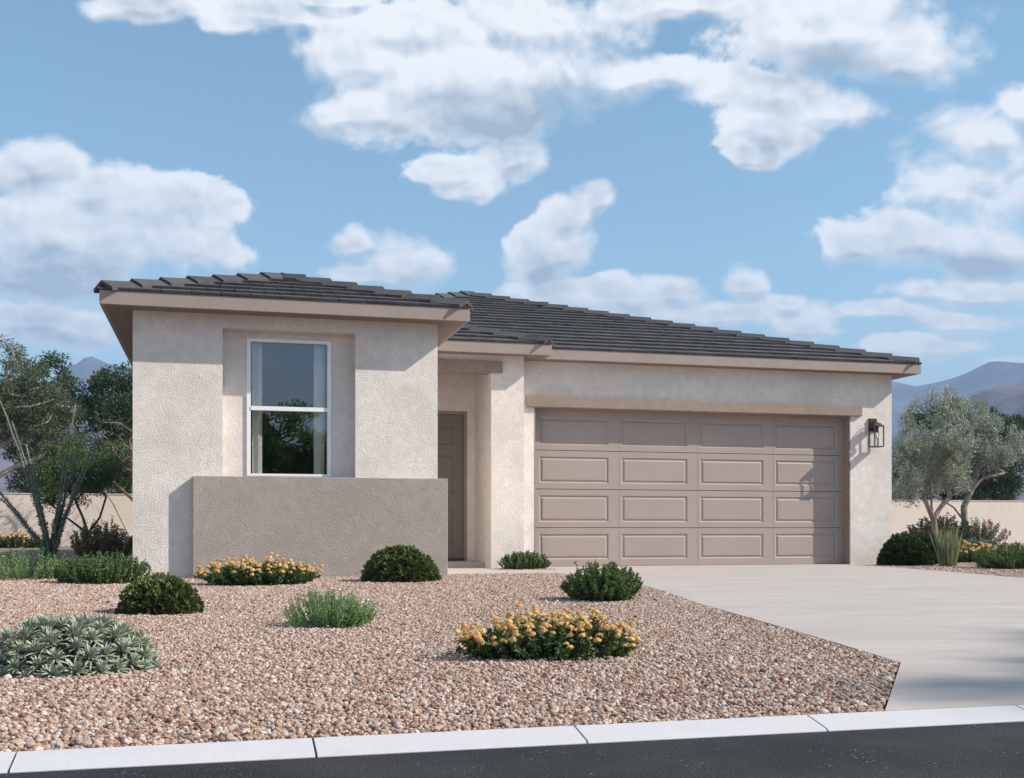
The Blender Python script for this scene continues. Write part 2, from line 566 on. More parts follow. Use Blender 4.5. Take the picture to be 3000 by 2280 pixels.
M['grass'] = leaf_mat('grey_green_blade', (0.20, 0.23, 0.13), (0.46, 0.47, 0.30), 0.25)
M['brush'] = leaf_mat('yellow_brush', (0.17, 0.15, 0.05), (0.33, 0.27, 0.08), 0.2)
M['petal'] = leaf_mat('orange_yellow_petal', (0.82, 0.42, 0.20), (0.84, 0.68, 0.26), 0.25, 0.6)
M['bud'] = leaf_mat('pale_yellow_bud', (0.55, 0.60, 0.28), (0.75, 0.72, 0.40), 0.2)
M['red_petal'] = leaf_mat('red_petal', (0.45, 0.08, 0.08), (0.62, 0.16, 0.15), 0.2)
M['tree_leaf'] = leaf_mat('oak_leaf', (0.09, 0.17, 0.03), (0.30, 0.42, 0.07), 0.45)


def bark(name, a, b_, sc=6):
    m, N, b = new_mat(name, 0.9, 0.15)
    p = N.vec('MULTIPLY', pos(N), (1, 1, 0.35))
    n = N.noise(p, sc, 6, 0.65, 0.6)
    N.put(b.inputs['Base Color'], N.mix(N.ramp(n, 0.35, 0.65), a, b_))
    bump(N, b, N.noise(p, sc * 5, 5, 0.6), 0.8, 0.02)
    return m


M['bark_grey'] = bark('grey_bark', (0.15, 0.125, 0.105), (0.34, 0.30, 0.26))
M['bark_euc'] = bark('peeling_pale_bark', (0.20, 0.15, 0.11), (0.50, 0.44, 0.38), 4)
M['bark_dark'] = bark('dark_bark', (0.05, 0.032, 0.028), (0.12, 0.08, 0.065))
M['bark_red'] = bark('orange_brown_bark', (0.22, 0.12, 0.08), (0.38, 0.26, 0.18))
M['twig'] = bark('green_brown_twig', (0.10, 0.11, 0.06), (0.18, 0.17, 0.10), 20)
M['oco_stem'] = bark('grey_green_cactus_stem', (0.14, 0.16, 0.12), (0.26, 0.26, 0.21), 20)


def glass_mat():
    m = bpy.data.materials.new('window_glass'); m.use_nodes = True
    N = NT(m.node_tree)
    out = m.node_tree.nodes['Material Output']
    m.node_tree.nodes.remove(m.node_tree.nodes['Principled BSDF'])
    gl = N.node('ShaderNodeBsdfGlossy'); gl.inputs['Roughness'].default_value = 0.0
    gl.inputs['Color'].default_value = (0.90, 0.92, 0.97, 1)
    tr = N.node('ShaderNodeBsdfTransparent'); tr.inputs[0].default_value = (0.96, 0.97, 0.97, 1)
    fr = N.node('ShaderNodeFresnel'); fr.inputs[0].default_value = 1.5
    f = N.math('MULTIPLY_ADD', fr.outputs[0], 0.4, 0.10)
    mx = N.node('ShaderNodeMixShader'); N.put(mx.inputs[0], f)
    N.l.new(tr.outputs[0], mx.inputs[1]); N.l.new(gl.outputs[0], mx.inputs[2])
    N.l.new(mx.outputs[0], out.inputs[0])
    return m


M['glass'] = glass_mat()


def bulb_mat():
    m, N, b = new_mat('white_glass_bulb', 0.25, 0.5)
    b.inputs['Base Color'].default_value = (0.82, 0.79, 0.74, 1)
    return m


M['bulb'] = bulb_mat()

# ------------------------------------------------------------------ ground, road, kerb, drive
GZ = -0.018


def sheet(name, pts, z, mat, thick=0.03, kind='structure'):
    """pts ccw from above; a slab with its top at z"""
    mb = MB(); mb.prism([(x, y, z) for x, y in pts], (0, 0, -thick))
    o = mb.build(name, mat)
    o['kind'] = kind
    return o


g = MB(); g.poly([(-9000, -9000, -0.09), (9000, -9000, -0.09), (9000, 9000, -0.09), (-9000, 9000, -0.09)])
o = g.build('ground', M['sand']); o['kind'] = 'structure'
sheet('road', [(-60, -4.2), (60, -4.2), (60, 2.735), (-60, 2.735)], -0.028, M['asphalt'], 0.05)
sheet('gravel_ground', [(-14, 2.86), (60, 2.86), (60, 37.8), (-14, 37.8)], GZ - 0.004, M['bed'], 0.05)

# kerb blocks, sloping face towards the road
kerb_w = 0.685
for i in range(-14, 34):
    x0 = -0.45 + i * kerb_w + 0.003; x1 = x0 + kerb_w - 0.006
    mb = MB()
    prof = [(2.735, -0.06), (2.735, -0.026), (2.742, -0.0205), (2.846, 0.0), (2.852, -0.003), (2.852, -0.06)]
    b0 = len(mb.v)
    for X in (x0, x1):
        for y, z in prof: mb.v.append((X, y, z))
    n = len(prof)
    mb.f.append(tuple(range(n))[::-1]); mb.f.append(tuple(range(n, 2 * n)))
    for k in range(n):
        mb.f.append((k, (k + 1) % n, n + (k + 1) % n, n + k))
    if i == -14:
        kerb_root = mb.build('kerb', M['kerb']); kerb_root['kind'] = 'structure'
    else:
        mb.build('kerb_stone', M['kerb'], kerb_root)
mbj = MB(); mbj.box(-10, 23, 2.75, 2.84, -0.06, -0.035); mbj.build('kerb_joint_bed', M['seal'], kerb_root)

DL = [(3.561, 12.84), (3.93, 12.82), (4.0, 12.3), (3.95, 11.0), (3.85, 9.76), (3.60, 8.6), (3.29, 7.33), (3.03, 6.0), (2.75, 4.59), (2.59, 3.87), (1.86, 2.856)]
DR = [(8.1, 2.856), (7.45, 3.9), (7.30, 4.6), (7.6, 6.6), (8.0, 8.6), (8.37, 10.26), (8.76, 12.08), (9.02, 13.79), (9.05, 14.9), (9.13, 14.9), (9.13, 15.2)]
drive = DL + DR + [(4.268, 15.2), (4.268, 13.88), (3.561, 13.88)]
sheet('driveway', drive, 0.0, M['drive'], 0.06)
sheet('walkway', [(2.43, 12.84), (3.555, 12.84), (3.555, 14.95), (2.43, 14.95)], 0.0, M['walk'], 0.06)


def in_poly(x, y, poly):
    x = np.asarray(x); y = np.asarray(y)
    c = np.zeros(x.shape, bool); n = len(poly)
    for i in range(n):
        x0, y0 = poly[i]; x1, y1 = poly[(i + 1) % n]
        if y0 == y1: continue
        m = ((y0 > y) != (y1 > y)) & (x < (x1 - x0) * (y - y0) / (y1 - y0) + x0)
        c ^= m
    return c


# loose pebbles: real stones scattered by geometry nodes
def pebble_meshes():
    src = bpy.data.collections.new('pebble_shapes')
    import bmesh
    for k in range(14):
        bm = bmesh.new()
        bmesh.ops.create_icosphere(bm, subdivisions=1 if k % 3 else 2, radius=0.5)
        rr = np.random.default_rng(100 + k)
        # chipped stone: cut by random planes
        for v in bm.verts: v.co *= rr.uniform(0.86, 1.08)
        for c in range(rr.integers(4, 7)):
            nrm = Vector(rr.normal(size=3)).normalized(); d = rr.uniform(0.30, 0.42)
            for v in bm.verts:
                e = v.co.dot(nrm) - d
                if e > 0: v.co -= nrm * e
        sx, sy, sz = rr.uniform(0.85, 1.2), rr.uniform(0.7, 1.0), rr.uniform(0.5, 0.8)
        for v in bm.verts: v.co = Vector((v.co.x * sx, v.co.y * sy, v.co.z * sz))
        me = bpy.data.meshes.new('pebble'); bm.to_mesh(me); bm.free()
        me.materials.append(M['pebble'])
        src.objects.link(bpy.data.objects.new('pebble', me))
    return src


PSRC = pebble_meshes()


def scatter(name, xy, z, size, seed, label=None):
    n = len(xy); rr = np.random.default_rng(seed)
    P = np.column_stack([xy, z]).astype(np.float32)
    me = bpy.data.meshes.new(name)
    me.vertices.add(n); me.vertices.foreach_set('co', P.ravel())
    a = me.attributes.new('rot', 'FLOAT_VECTOR', 'POINT')
    rot = np.column_stack([rr.normal(0, 0.45, n), rr.normal(0, 0.45, n), rr.uniform(0, 6.28, n)])
    a.data.foreach_set('vector', rot.astype(np.float32).ravel())
    a = me.attributes.new('scl', 'FLOAT', 'POINT'); a.data.foreach_set('value', size.astype(np.float32))
    a = me.attributes.new('pick', 'INT', 'POINT'); a.data.foreach_set('value', rr.integers(0, 14, n).astype(np.int32))
    me.update()
    o = obj(name, me)
    o['kind'] = 'stuff'
    if label: o['label'] = label
    ng = bpy.data.node_groups.get('scatter_pebbles')
    if ng is None:
        ng = bpy.data.node_groups.new('scatter_pebbles', 'GeometryNodeTree')
        ng.interface.new_socket('Geometry', in_out='INPUT', socket_type='NodeSocketGeometry')
        ng.interface.new_socket('Geometry', in_out='OUTPUT', socket_type='NodeSocketGeometry')
        gi = ng.nodes.new('NodeGroupInput'); go = ng.nodes.new('NodeGroupOutput')
        ci = ng.nodes.new('GeometryNodeCollectionInfo'); ci.inputs['Collection'].default_value = PSRC
        ci.inputs['Separate Children'].default_value = True; ci.inputs['Reset Children'].default_value = True
        ip = ng.nodes.new('GeometryNodeInstanceOnPoints'); ip.inputs['Pick Instance'].default_value = True

        def attr(nm, t):
            q = ng.nodes.new('GeometryNodeInputNamedAttribute'); q.data_type = t; q.inputs['Name'].default_value = nm
            return [s for s in q.outputs if s.enabled and s.name == 'Attribute'][0]
        ng.links.new(gi.outputs[0], ip.inputs['Points'])
        ng.links.new(ci.outputs[0], ip.inputs['Instance'])
        ng.links.new(attr('pick', 'INT'), ip.inputs['Instance Index'])
        ng.links.new(attr('rot', 'FLOAT_VECTOR'), ip.inputs['Rotation'])
        ng.links.new(attr('scl', 'FLOAT'), ip.inputs['Scale'])
        ng.links.new(ip.outputs[0], go.inputs[0])
    md = o.modifiers.new('scatter', 'NODES'); md.node_group = ng
    return o


def jgrid(x0, x1, y0, y1, s, seed):
    rr = np.random.default_rng(seed)
    X, Y = np.meshgrid(np.arange(x0, x1, s), np.arange(y0, y1, s))
    X = X.ravel() + rr.uniform(-.5, .5, X.size) * s * 1.1; Y = Y.ravel() + rr.uniform(-.5, .5, Y.size) * s * 1.1
    return X, Y


def frustum(X, Y, m=0.28):
    fw = X * math.sin(YAW) + Y * math.cos(YAW); rt = X * math.cos(YAW) - Y * math.sin(YAW)
    u = rt / fw
    return (u > -0.4545 - m - 0.5 / fw) & (u < 0.4545 + m + 0.5 / fw)


def bed(name, box, s, d, seed, label, zr=(0.0, 0.011)):
    X, Y = jgrid(*box, s, seed)
    ok = frustum(X, Y)
    for ddx, ddy in ((0.011, 0), (-0.011, 0), (0, 0.014), (0, -0.014)): ok &= ~in_poly(X + ddx, Y + ddy, drive)
    ok &= ~((X > 2.42) & (X < 3.57) & (Y > 12.83) & (Y < 14.97))
    ok &= ~((X > -0.86) & (X < 2.44) & (Y > 12.5)) & ~((X > -0.25) & (X < 2.54) & (Y > 12.42))
    ok &= ~((X > 2.3) & (X < 9.86) & (Y > 14.58)) & (Y > 2.86)
    X, Y = X[ok], Y[ok]
    rr = np.random.default_rng(seed + 1)
    size = d * np.exp(rr.normal(0, 0.26, len(X)))
    z = GZ + rr.uniform(zr[0], zr[1], len(X)) + 0.10 * size
    # gentle mounds
    z += 0.004 * np.sin(X * 3.1 + 1) * np.sin(Y * 2.3) + 0.002
    return scatter(name, np.column_stack([X, Y]), z, size, seed + 2, label)


bed('gravel', (-4.6, 4.2, 2.86, 8.0), 0.0120, 0.0164, 21, 'peach and tan pebbles covering the front yard beside the kerb')
bed('gravel', (-8.5, 4.3, 8.0, 14.6), 0.0150, 0.0200, 31, 'peach and tan pebbles in front of the house wall')
bed('gravel', (7.9, 17.5, 8.0, 18.0), 0.019, 0.0240, 41, 'pebbles in the planting bed right of the driveway')
# sparse larger stones on top
X, Y = jgrid(-3.2, 4.2, 2.96, 11, 0.14, 77)
ok = frustum(X, Y) & ~in_poly(X, Y, drive) & ~in_poly(X + 0.04, Y, drive) & ~in_poly(X, Y + 0.05, drive) & ~in_poly(X + 0.03, Y - 0.03, drive)
X, Y = X[ok], Y[ok]
scatter('gravel', np.column_stack([X, Y]), np.full(len(X), GZ + 0.013), np.random.default_rng(5).uniform(0.019, 0.029, len(X)), 51,
        'larger stones lying loose on the front yard pebbles')

# ------------------------------------------------------------------ house
EZ = 2.84                     # soffit height
FT = 2.98                     # top of fascia
PITCH = 0.33
BX0, BX1, BY = -0.845, 2.43, 12.533          # bedroom block
GY = 14.945                                   # garage front wall
GX0, GX1 = 4.01, 9.845
CY = 14.60                                    # porch column front
CX0 = 3.557
DY = 15.60                                    # entry door wall
BACK = 30.0
house = empty('house', (4.5, 14.9, 0), 'single storey stucco house with charcoal tiled hip roof and taupe garage door', 'house')
HM = Matrix.Translation((-4.5, -14.9, 0))


def hp(mb, name, mat, parent=None, **kw):
    """build in world coordinates under the house"""
    mb.v = [(x - 4.5, y - 14.9, z) for x, y, z in mb.v] if parent is None else [(x - 4.5, y - 14.9, z) for x, y, z in mb.v]
    return mb.build(name, mat, parent or house, **kw)


WZ = -0.06
RX0, RX1, RZ1 = 0.076, 1.503, 2.695          # window recess
RY = 12.689
wx0, wx1, wz0, wz1 = 0.332, 1.249, 1.105, 2.617
m = MB()
m.box(BX0, RX0, BY, BY + 0.3, WZ, EZ)
m.box(RX1, BX1, BY, BY + 0.3, WZ, EZ)
m.box(RX0, RX1, BY, BY + 0.3, RZ1, EZ)
m.box(RX0, RX1, BY, BY + 0.3, WZ, 0.9)
m.box(RX0, wx0, RY, BY + 0.3, 0.9, RZ1)
m.box(wx1, RX1, RY, BY + 0.3, 0.9, RZ1)
m.box(wx0, wx1, RY, BY + 0.3, 0.9, wz0)
m.box(wx0, wx1, RY, BY + 0.3, wz1, RZ1)
hp(m, 'front_wall', M['stucco'])
m = MB(); m.box(BX0, BX0 + 0.25, BY + 0.3, BACK, WZ, EZ); hp(m, 'side_wall', M['stucco'])
m = MB(); m.box(BX1 - 0.25, BX1, BY + 0.3, DY, WZ, EZ); hp(m, 'side_wall', M['stucco'])
m = MB(); m.box(CX0, GX0, CY, DY, WZ, EZ); hp(m, 'porch_column', M['stucco'])
# garage wall round the door opening
ox0, ox1, oz = 4.266, 9.132, 2.206
m = MB()
m.box(GX0, ox0, GY, GY + 0.25, WZ, EZ); m.box(ox1, GX1, GY, GY + 0.25, WZ, EZ); m.box(ox0, ox1, GY, GY + 0.25, oz, EZ)
hp(m, 'garage_wall', M['stucco'])
m = MB(); m.box(GX1 - 0.25, GX1, GY + 0.25, BACK, WZ, EZ); hp(m, 'side_wall', M['stucco'])
m = MB(); m.box(BX0 + 0.25, GX1 - 0.25, BACK - 0.25, BACK, WZ, EZ); hp(m, 'rear_wall', M['stucco'])
# entry wall with door opening
dx0, dx1, dz0, dz1 = 2.50, 3.447, 0.075, 2.19
m = MB()
m.box(BX1 - 0.25, dx0, DY, DY + 0.25, WZ, EZ); m.box(dx1, GX0 + 0.2, DY, DY + 0.25, WZ, EZ); m.box(dx0, dx1, DY, DY + 0.25, dz1, EZ)
hp(m, 'entry_wall', M['stucco'])
m = MB(); m.box(BX1, CX0, CY, CY + 0.2, 2.62, EZ); hp(m, 'porch_header', M['stucco'])
m = MB(); m.box(BX1 + 0.002, 3.704, CY - 0.03, CY - 0.002, 2.607, 2.762); m.box(BX1 + 0.002, CX0 - 0.002, CY - 0.002, CY + 0.21, 2.607, 2.618)
hp(m, 'porch_beam_trim', M['stucco_trim'])
m = MB(); m.box(BX1, CX0, CY + 0.2, DY, EZ - 0.02, EZ + 0.05); hp(m, 'porch_ceiling', M['soffit'])
m = MB(); m.box(BX1, CX0 - 0.002, 14.952, DY + 0.05, -0.05, 0.075); hp(m, 'porch_step', M['walk'], bevel=0.006)
m = MB(); m.box(4.129, 9.322, GY - 0.045, GY - 0.001, 2.208, 2.357); hp(m, 'garage_lintel', M['stucco_trim'], bevel=0.006)
# jamb lining of the garage opening
m = MB()
m.box(ox1 - 0.002, ox1 + 0.012, GY - 0.003, GY + 0.19, WZ, oz - 0.002); m.box(ox0 - 0.012, ox0 + 0.002, GY - 0.003, GY + 0.19, WZ, oz - 0.002)
m.box(ox0 + 0.003, ox1 - 0.003, GY + 0.002, GY + 0.19, oz - 0.012, oz + 0.002)
hp(m, 'garage_jamb', M['stucco_trim'])

# garage door: four sections, sixteen raised panels
GDY = 15.133
gd = empty('garage_door', (0, 0, 0)); gd.parent = house
secs = [(0.004, 0.541), (0.549, 1.082), (1.090, 1.626), (1.634, 2.20)]
m = MB(); m.box(ox0, ox1, GDY + 0.035, GDY + 0.055, -0.02, oz - 0.004); hp(m, 'door_backing', M['seal'], gd)
PX = [(4.38, 5.404), (5.600, 6.612), (6.815, 7.820), (8.015, 9.030)]
PZ = [(0.097, 0.455), (0.624, 0.999), (1.172, 1.541), (1.712, 2.085)]


def section(z0, z1, pz):
    m = MB()
    xs = [ox0 + 0.003]
    for a, b in PX: xs += [a, b]
    xs.append(ox1 - 0.003)
    y = GDY
    e = 0.004
    # face strips around the panel holes
    def face(x0, x1, a, b): m.poly([(x0, y, a), (x1, y, a), (x1, y, b), (x0, y, b)])
    face(xs[0], xs[-1], z0, pz[0]); face(xs[0], xs[-1], pz[1], z1)
    for i in range(0, len(xs), 2): face(xs[i], xs[i + 1], pz[0], pz[1])
    # top, bottom and end returns
    d = 0.035
    m.poly([(xs[0], y, z1), (xs[-1], y, z1), (xs[-1], y + d, z1), (xs[0], y + d, z1)])
    m.poly([(xs[0], y, z0), (xs[0], y + d, z0), (xs[-1], y + d, z0), (xs[-1], y, z0)])
    m.poly([(xs[0], y, z0), (xs[0], y, z1), (xs[0], y + d, z1), (xs[0], y + d, z0)])
    m.poly([(xs[-1], y, z0), (xs[-1], y + d, z0), (xs[-1], y + d, z1), (xs[-1], y, z1)])
    return m


def raised(x0, x1, z0, z1, y, a=0.018, b=0.030, dep=0.014, up=0.012, back=None):
    """pressed panel: bevel in, bevel back out, raised field"""
    m = MB()
    def ring(o, yy): return [(x0 + o, yy, z0 + o), (x1 - o, yy, z0 + o), (x1 - o, yy, z1 - o), (x0 + o, yy, z1 - o)]
    rs = [ring(0, y), ring(a, y + dep), ring(a + 0.003, y + dep), ring(a + b, y + dep - up)]
    for r in rs: m.v += r
    for k in range(3):
        for i in range(4):
            j = (i + 1) % 4
            m.f.append((k * 4 + i, k * 4 + j, (k + 1) * 4 + j, (k + 1) * 4 + i))
    m.f.append((12, 13, 14, 15))
    return m


for (z0, z1), pz in zip(secs, PZ):
    hp(section(z0, z1, pz), 'door_section', M['garage'], gd)
    for a, b in PX:
        hp(raised(a, b, pz[0], pz[1], GDY), 'raised_panel', M['garage'], gd)
for X in (5.561, 6.772, 7.98):      # stile seams
    for (z0, z1) in secs:
        m = MB(); m.box(X - 0.0012, X + 0.0012, GDY - 0.0012, GDY - 0.0002, z0 + 0.004, z1 - 0.004)
        hp(m, 'stile_seam', M['door'], gd)

# entry door
ed = empty('entry_door', (0, 0, 0)); ed.parent = house
EY = DY + 0.05
m = MB(); m.box(dx0, dx1, DY + 0.10, DY + 0.14, dz0, dz1); hp(m, 'door_backing', M['seal'], ed)
m = MB(); jw = 0.042
m.box(dx0, dx0 + jw, DY - 0.006, DY + 0.09, dz0, dz1); m.box(dx1 - jw, dx1, DY - 0.006, DY + 0.09, dz0, dz1); m.box(dx0 + jw, dx1 - jw, DY - 0.006, DY + 0.09, dz1 - jw, dz1)
hp(m, 'door_frame', M['stucco_trim'], ed)
m = MB(); m.box(dx0 + jw, dx1 - jw, DY - 0.01, DY + 0.09, dz0, dz0 + 0.03); hp(m, 'threshold', M['bronze'], ed)
ex0, ex1, ez0, ez1 = dx0 + jw + 0.003, dx1 - jw - 0.003, dz0 + 0.034, dz1 - jw - 0.003
cols = [(ex0 + 0.115, ex0 + 0.115 + 0.265), (ex1 - 0.115 - 0.265 - 0.03, ex1 - 0.135)]
rows = [(0.33, 0.80), (1.02, 1.57), (1.715, 1.985)]
m = MB(); y = EY
def face(x0, x1, a, b): m.poly([(x0, y, a), (x1, y, a), (x1, y, b), (x0, y, b)])
zs = [ez0] + [q for r_ in rows for q in r_] + [ez1]
for i in range(0, len(zs), 2): face(ex0, ex1, zs[i], zs[i + 1])
for a, b in rows:
    face(ex0, cols[0][0], a, b); face(cols[0][1], cols[1][0], a, b); face(cols[1][1], ex1, a, b)
hp(m, 'door_leaf', M['door'], ed)
for a, b in rows:
    for c0, c1 in cols: hp(raised(c0, c1, a, b, y, 0.012, 0.022, 0.010, 0.009), 'door_panel', M['door'], ed)
m = MB(); m.tube([(ex0 + 0.07, EY, 1.02), (ex0 + 0.07, EY - 0.05, 1.02), (ex0 + 0.17, EY - 0.05, 1.02)], 0.010, 8); hp(m, 'handle', M['bronze'], ed, smooth=True)

# window
wn = empty('window', (0, 0, 0)); wn.parent = house
zmid0, zmid1 = 1.828, 1.874
fy0, fy1 = RY - 0.018, RY + 0.05
m = MB()
t = 0.042
m.box(wx0, wx0 + t, fy0, fy1, wz0, wz1); m.box(wx1 - t, wx1, fy0, fy1, wz0, wz1)
m.box(wx0 + t, wx1 - t, fy0, fy1, wz1 - 0.036, wz1); m.box(wx0 + t, wx1 - t, fy0, fy1, wz0, wz0 + 0.028)
hp(m, 'window_frame', M['white'], wn, bevel=0.002)
m = MB(); m.box(wx0 + t, wx1 - t, fy0 - 0.006, fy1, zmid0, zmid1); hp(m, 'meeting_rail', M['white'], wn, bevel=0.002)
m = MB(); m.box(wx0 + t, wx1 - t, RY + 0.018, RY + 0.022, zmid1 - 0.001, wz1 - 0.036); hp(m, 'pane', M['glass'], wn)
m = MB(); m.box(wx0 + t, wx1 - t, RY + 0.030, RY + 0.034, wz0 + 0.028, zmid0 + 0.001); hp(m, 'pane', M['glass'], wn)

# room behind the window
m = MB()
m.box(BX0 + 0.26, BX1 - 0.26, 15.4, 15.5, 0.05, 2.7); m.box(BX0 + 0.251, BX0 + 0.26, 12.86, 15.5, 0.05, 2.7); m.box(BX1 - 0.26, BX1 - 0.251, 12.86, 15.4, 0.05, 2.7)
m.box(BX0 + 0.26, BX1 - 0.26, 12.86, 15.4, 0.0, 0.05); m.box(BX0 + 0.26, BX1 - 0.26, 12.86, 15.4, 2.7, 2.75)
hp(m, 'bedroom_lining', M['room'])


def curtain(name, x0, x1, label):
    n = 40; V = []; F = []
    for i in range(n + 1):
        u = i / n; x = x0 + (x1 - x0) * u
        yy = 12.80 + 0.009 * math.sin(u * math.pi * 2.2 + 0.4) + 0.0015 * math.sin(u * 19)
        for z in (0.2, 1.0, 1.8, 2.68): V.append((x, yy + 0.004 * math.sin(z * 4 + u * 9), z))
    for i in range(n):
        for k in range(3): a = i * 4 + k; F.append((a, a + 4, a + 5, a + 1))
    me = mesh_np(name, V, F, M['curtain'], smooth=True)
    o = obj(name, me); md = o.modifiers.new('thickness', 'SOLIDIFY'); md.thickness = 0.003
    tag(o, label, 'curtain', 'curtains behind the bedroom window')
    return o


curtain('curtain', 0.395, 0.502, 'cream curtain hanging behind the left edge of the white window, partly sunlit')
curtain('curtain', 1.070, 1.190, 'cream curtain hanging behind the right edge of the white window, in shade')

# soffits and fascia
FB_X0, FB_X1, FB_Y = -1.152, 2.745, 12.262      # block eave
FP_Y, FP_X1 = 14.372, 4.335                     # porch eave
FG_Y, FG_X1, FG_X0 = 14.695, 10.175, -1.152     # main eave
ft = 0.04


def fascia(x0, x1, y0, y1):
    m = MB(); m.box(x0, x1, y0, y1, EZ, FT); hp(m, 'fascia', M['fascia'])


fascia(FB_X0, FB_X1, FB_Y, FB_Y + ft)
fascia(FB_X0, FB_X0 + ft, FB_Y + ft, BACK + 0.3)
fascia(FB_X1 - ft, FB_X1, FB_Y + ft, FP_Y)
fascia(FB_X1 - ft, FP_X1, FP_Y, FP_Y + ft)
fascia(FP_X1 - ft, FP_X1, FP_Y + ft, FG_Y)
fascia(FP_X1 - ft, FG_X1, FG_Y, FG_Y + ft)
fascia(FG_X1 - ft, FG_X1, FG_Y + ft, BACK + 0.3)
m = MB()
s0 = EZ + 0.0; s1 = EZ + 0.012
m.box(FB_X0 + ft, BX0, FB_Y + ft, BACK + 0.3, s0, s1)
m.box(BX0, BX1, FB_Y + ft, BY + 0.02, s0, s1)
m.box(BX1, FB_X1 - ft, FB_Y + ft, 14.5, s0, s1)
m.box(FB_X1 - ft, FP_X1 - ft, FP_Y + ft, CY + 0.02, s0, s1)
m.box(FP_X1 - ft, FG_X1 - ft, FG_Y + ft, GY + 0.02, s0, s1)
m.box(GX0, FP_X1 - ft, CY + 0.02, GY + 0.02, s0, s1)
m.box(GX1, FG_X1 - ft, GY + 0.02, BACK + 0.3, s0, s1)
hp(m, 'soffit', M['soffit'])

# ---- roof tiles
TW, TE = 0.308, 0.338                 # tile width and exposure
TT = 0.027
CT = 1.0 / math.sqrt(1 + PITCH ** 2); ST = PITCH * CT


def clip(poly, a, b, c):
    """keep a*u+b*v<=c"""
    out = []
    for i in range(len(poly)):
        p = poly[i]; q = poly[(i + 1) % len(poly)]
        dp = a * p[0] + b * p[1] - c; dq = a * q[0] + b * q[1] - c
        if dp <= 0: out.append(p)
        if (dp < 0) != (dq < 0) and dp != dq:
            t_ = dp / (dp - dq); out.append((p[0] + (q[0] - p[0]) * t_, p[1] + (q[1] - p[1]) * t_))
    return out


def tile_solid(poly, v0):
    """poly in (u,v); the tile leans on the course below"""
    def top(v): return 0.052 - (v - v0) / (TE + 0.05) * 0.032
    P = [(u, v, top(v)) for u, v in poly]
    m = MB(); m.prism(P, (0, 0, -TT)); return m


full = tile_solid([(0, 0), (TW - 0.009, 0), (TW - 0.009, TE + 0.05), (0, TE + 0.05)], 0).mesh('roof_tile', M['tile'])


def roof_face(roof, origin, udir, vdir_h, width, hipL, hipR, cuts, singly, vmax, name='roof_tile', skip=None):
    """tiles on one plane. origin eave corner, udir along the eave, vdir_h horizontal uphill."""
    U = Vector(udir); V = (Vector(vdir_h) * CT + Vector((0, 0, ST))).normalized(); Nn = U.cross(V)
    if Nn.z < 0: Nn = -Nn
    O = Vector(origin)
    Mx = Matrix((( U.x, V.x, Nn.x, O.x), (U.y, V.y, Nn.y, O.y), (U.z, V.z, Nn.z, O.z), (0, 0, 0, 1)))
    Minv = Matrix.Translation((-4.5, -14.9, 0))
    bulk = MB(); rows_ = int(vmax / TE) + 1; rr = random.Random(5)
    for r_ in range(rows_):
        v0 = r_ * TE - 0.002
        off = -(r_ * 0.5 % 1.0) * TW - rr.uniform(0, 0.02)
        k = 0
        u0 = off
        while u0 < width:
            poly = [(u0, v0), (u0 + TW - 0.009, v0), (u0 + TW - 0.009, v0 + TE + 0.05), (u0, v0 + TE + 0.05)]
            n0 = poly
            cl = list(cuts)
            if hipL: cl.append((-1, CT, -0.0))       # u >= v*CT
            else: cl.append((-1, 0, 0))
            if hipR: cl.append((1, CT, width))
            else: cl.append((1, 0, width))
            for a, b, c in cl:
                poly = clip(poly, a, b, c)
                if len(poly) < 3: break
            if len(poly) >= 3:
                uu = [p[0] for p in poly]; vv = [p[1] for p in poly]
                if (max(uu) - min(uu)) > 0.02 and (max(vv) - min(vv)) > 0.02:
                    is_full = len(poly) == 4 and abs(max(uu) - min(uu) - (TW - 0.009)) < 1e-6 and abs(max(vv) - min(vv) - TE - 0.05) < 1e-6
                    cen = Mx @ Vector((sum(uu) / len(uu), sum(vv) / len(vv), 0))
                    if not (skip and skip(cen)):
                        if singly:
                            if is_full:
                                o = bpy.data.objects.new(name, full)
                                o.matrix_local = Minv @ Mx @ Matrix.Translation((u0, v0, rr.uniform(-.001, .001)))
                            else:
                                o = bpy.data.objects.new(name, tile_solid(poly, v0).mesh('roof_tile', M['tile']))
                                o.matrix_local = Minv @ Mx
                            link(o, roof)
                        else:
                            t_ = tile_solid(poly, v0); bb = len(bulk.v)
                            bulk.v += [tuple((Minv @ Mx) @ Vector(q)) for q in t_.v]
                            bulk.f += [tuple(bb + i for i in f) for f in t_.f]
            u0 += TW
    if bulk.v:
        o = bulk.build('roof_tile', M['tile'], roof); o['kind'] = 'stuff'


def cap_mesh():
    m = MB(); w = 0.142; dr = 0.080; th = 0.038; L = 0.44
    def prof(x, lift, k):
        ww = w * k
        return [(x, -ww, -dr * k + lift), (x, 0, lift), (x, ww, -dr * k + lift), (x, ww - 0.002, -dr * k - th + lift), (x, 0, -th * 1.15 + lift), (x, -ww + 0.002, -dr * k - th + lift)]
    A = prof(0, 0.034, 1.0); Bp = prof(L, 0.0, 0.93)
    m.v = A + Bp
    m.f = [(0, 1, 4, 5)[::-1], (1, 2, 3, 4)[::-1], (6, 7, 10, 11), (7, 8, 9, 10)]
    for i in range(6):
        j = (i + 1) % 6
        m.f.append((i, j, 6 + j, 6 + i)[::-1])
    return m.mesh('hip_tile', M['tile'])


CAP = cap_mesh()


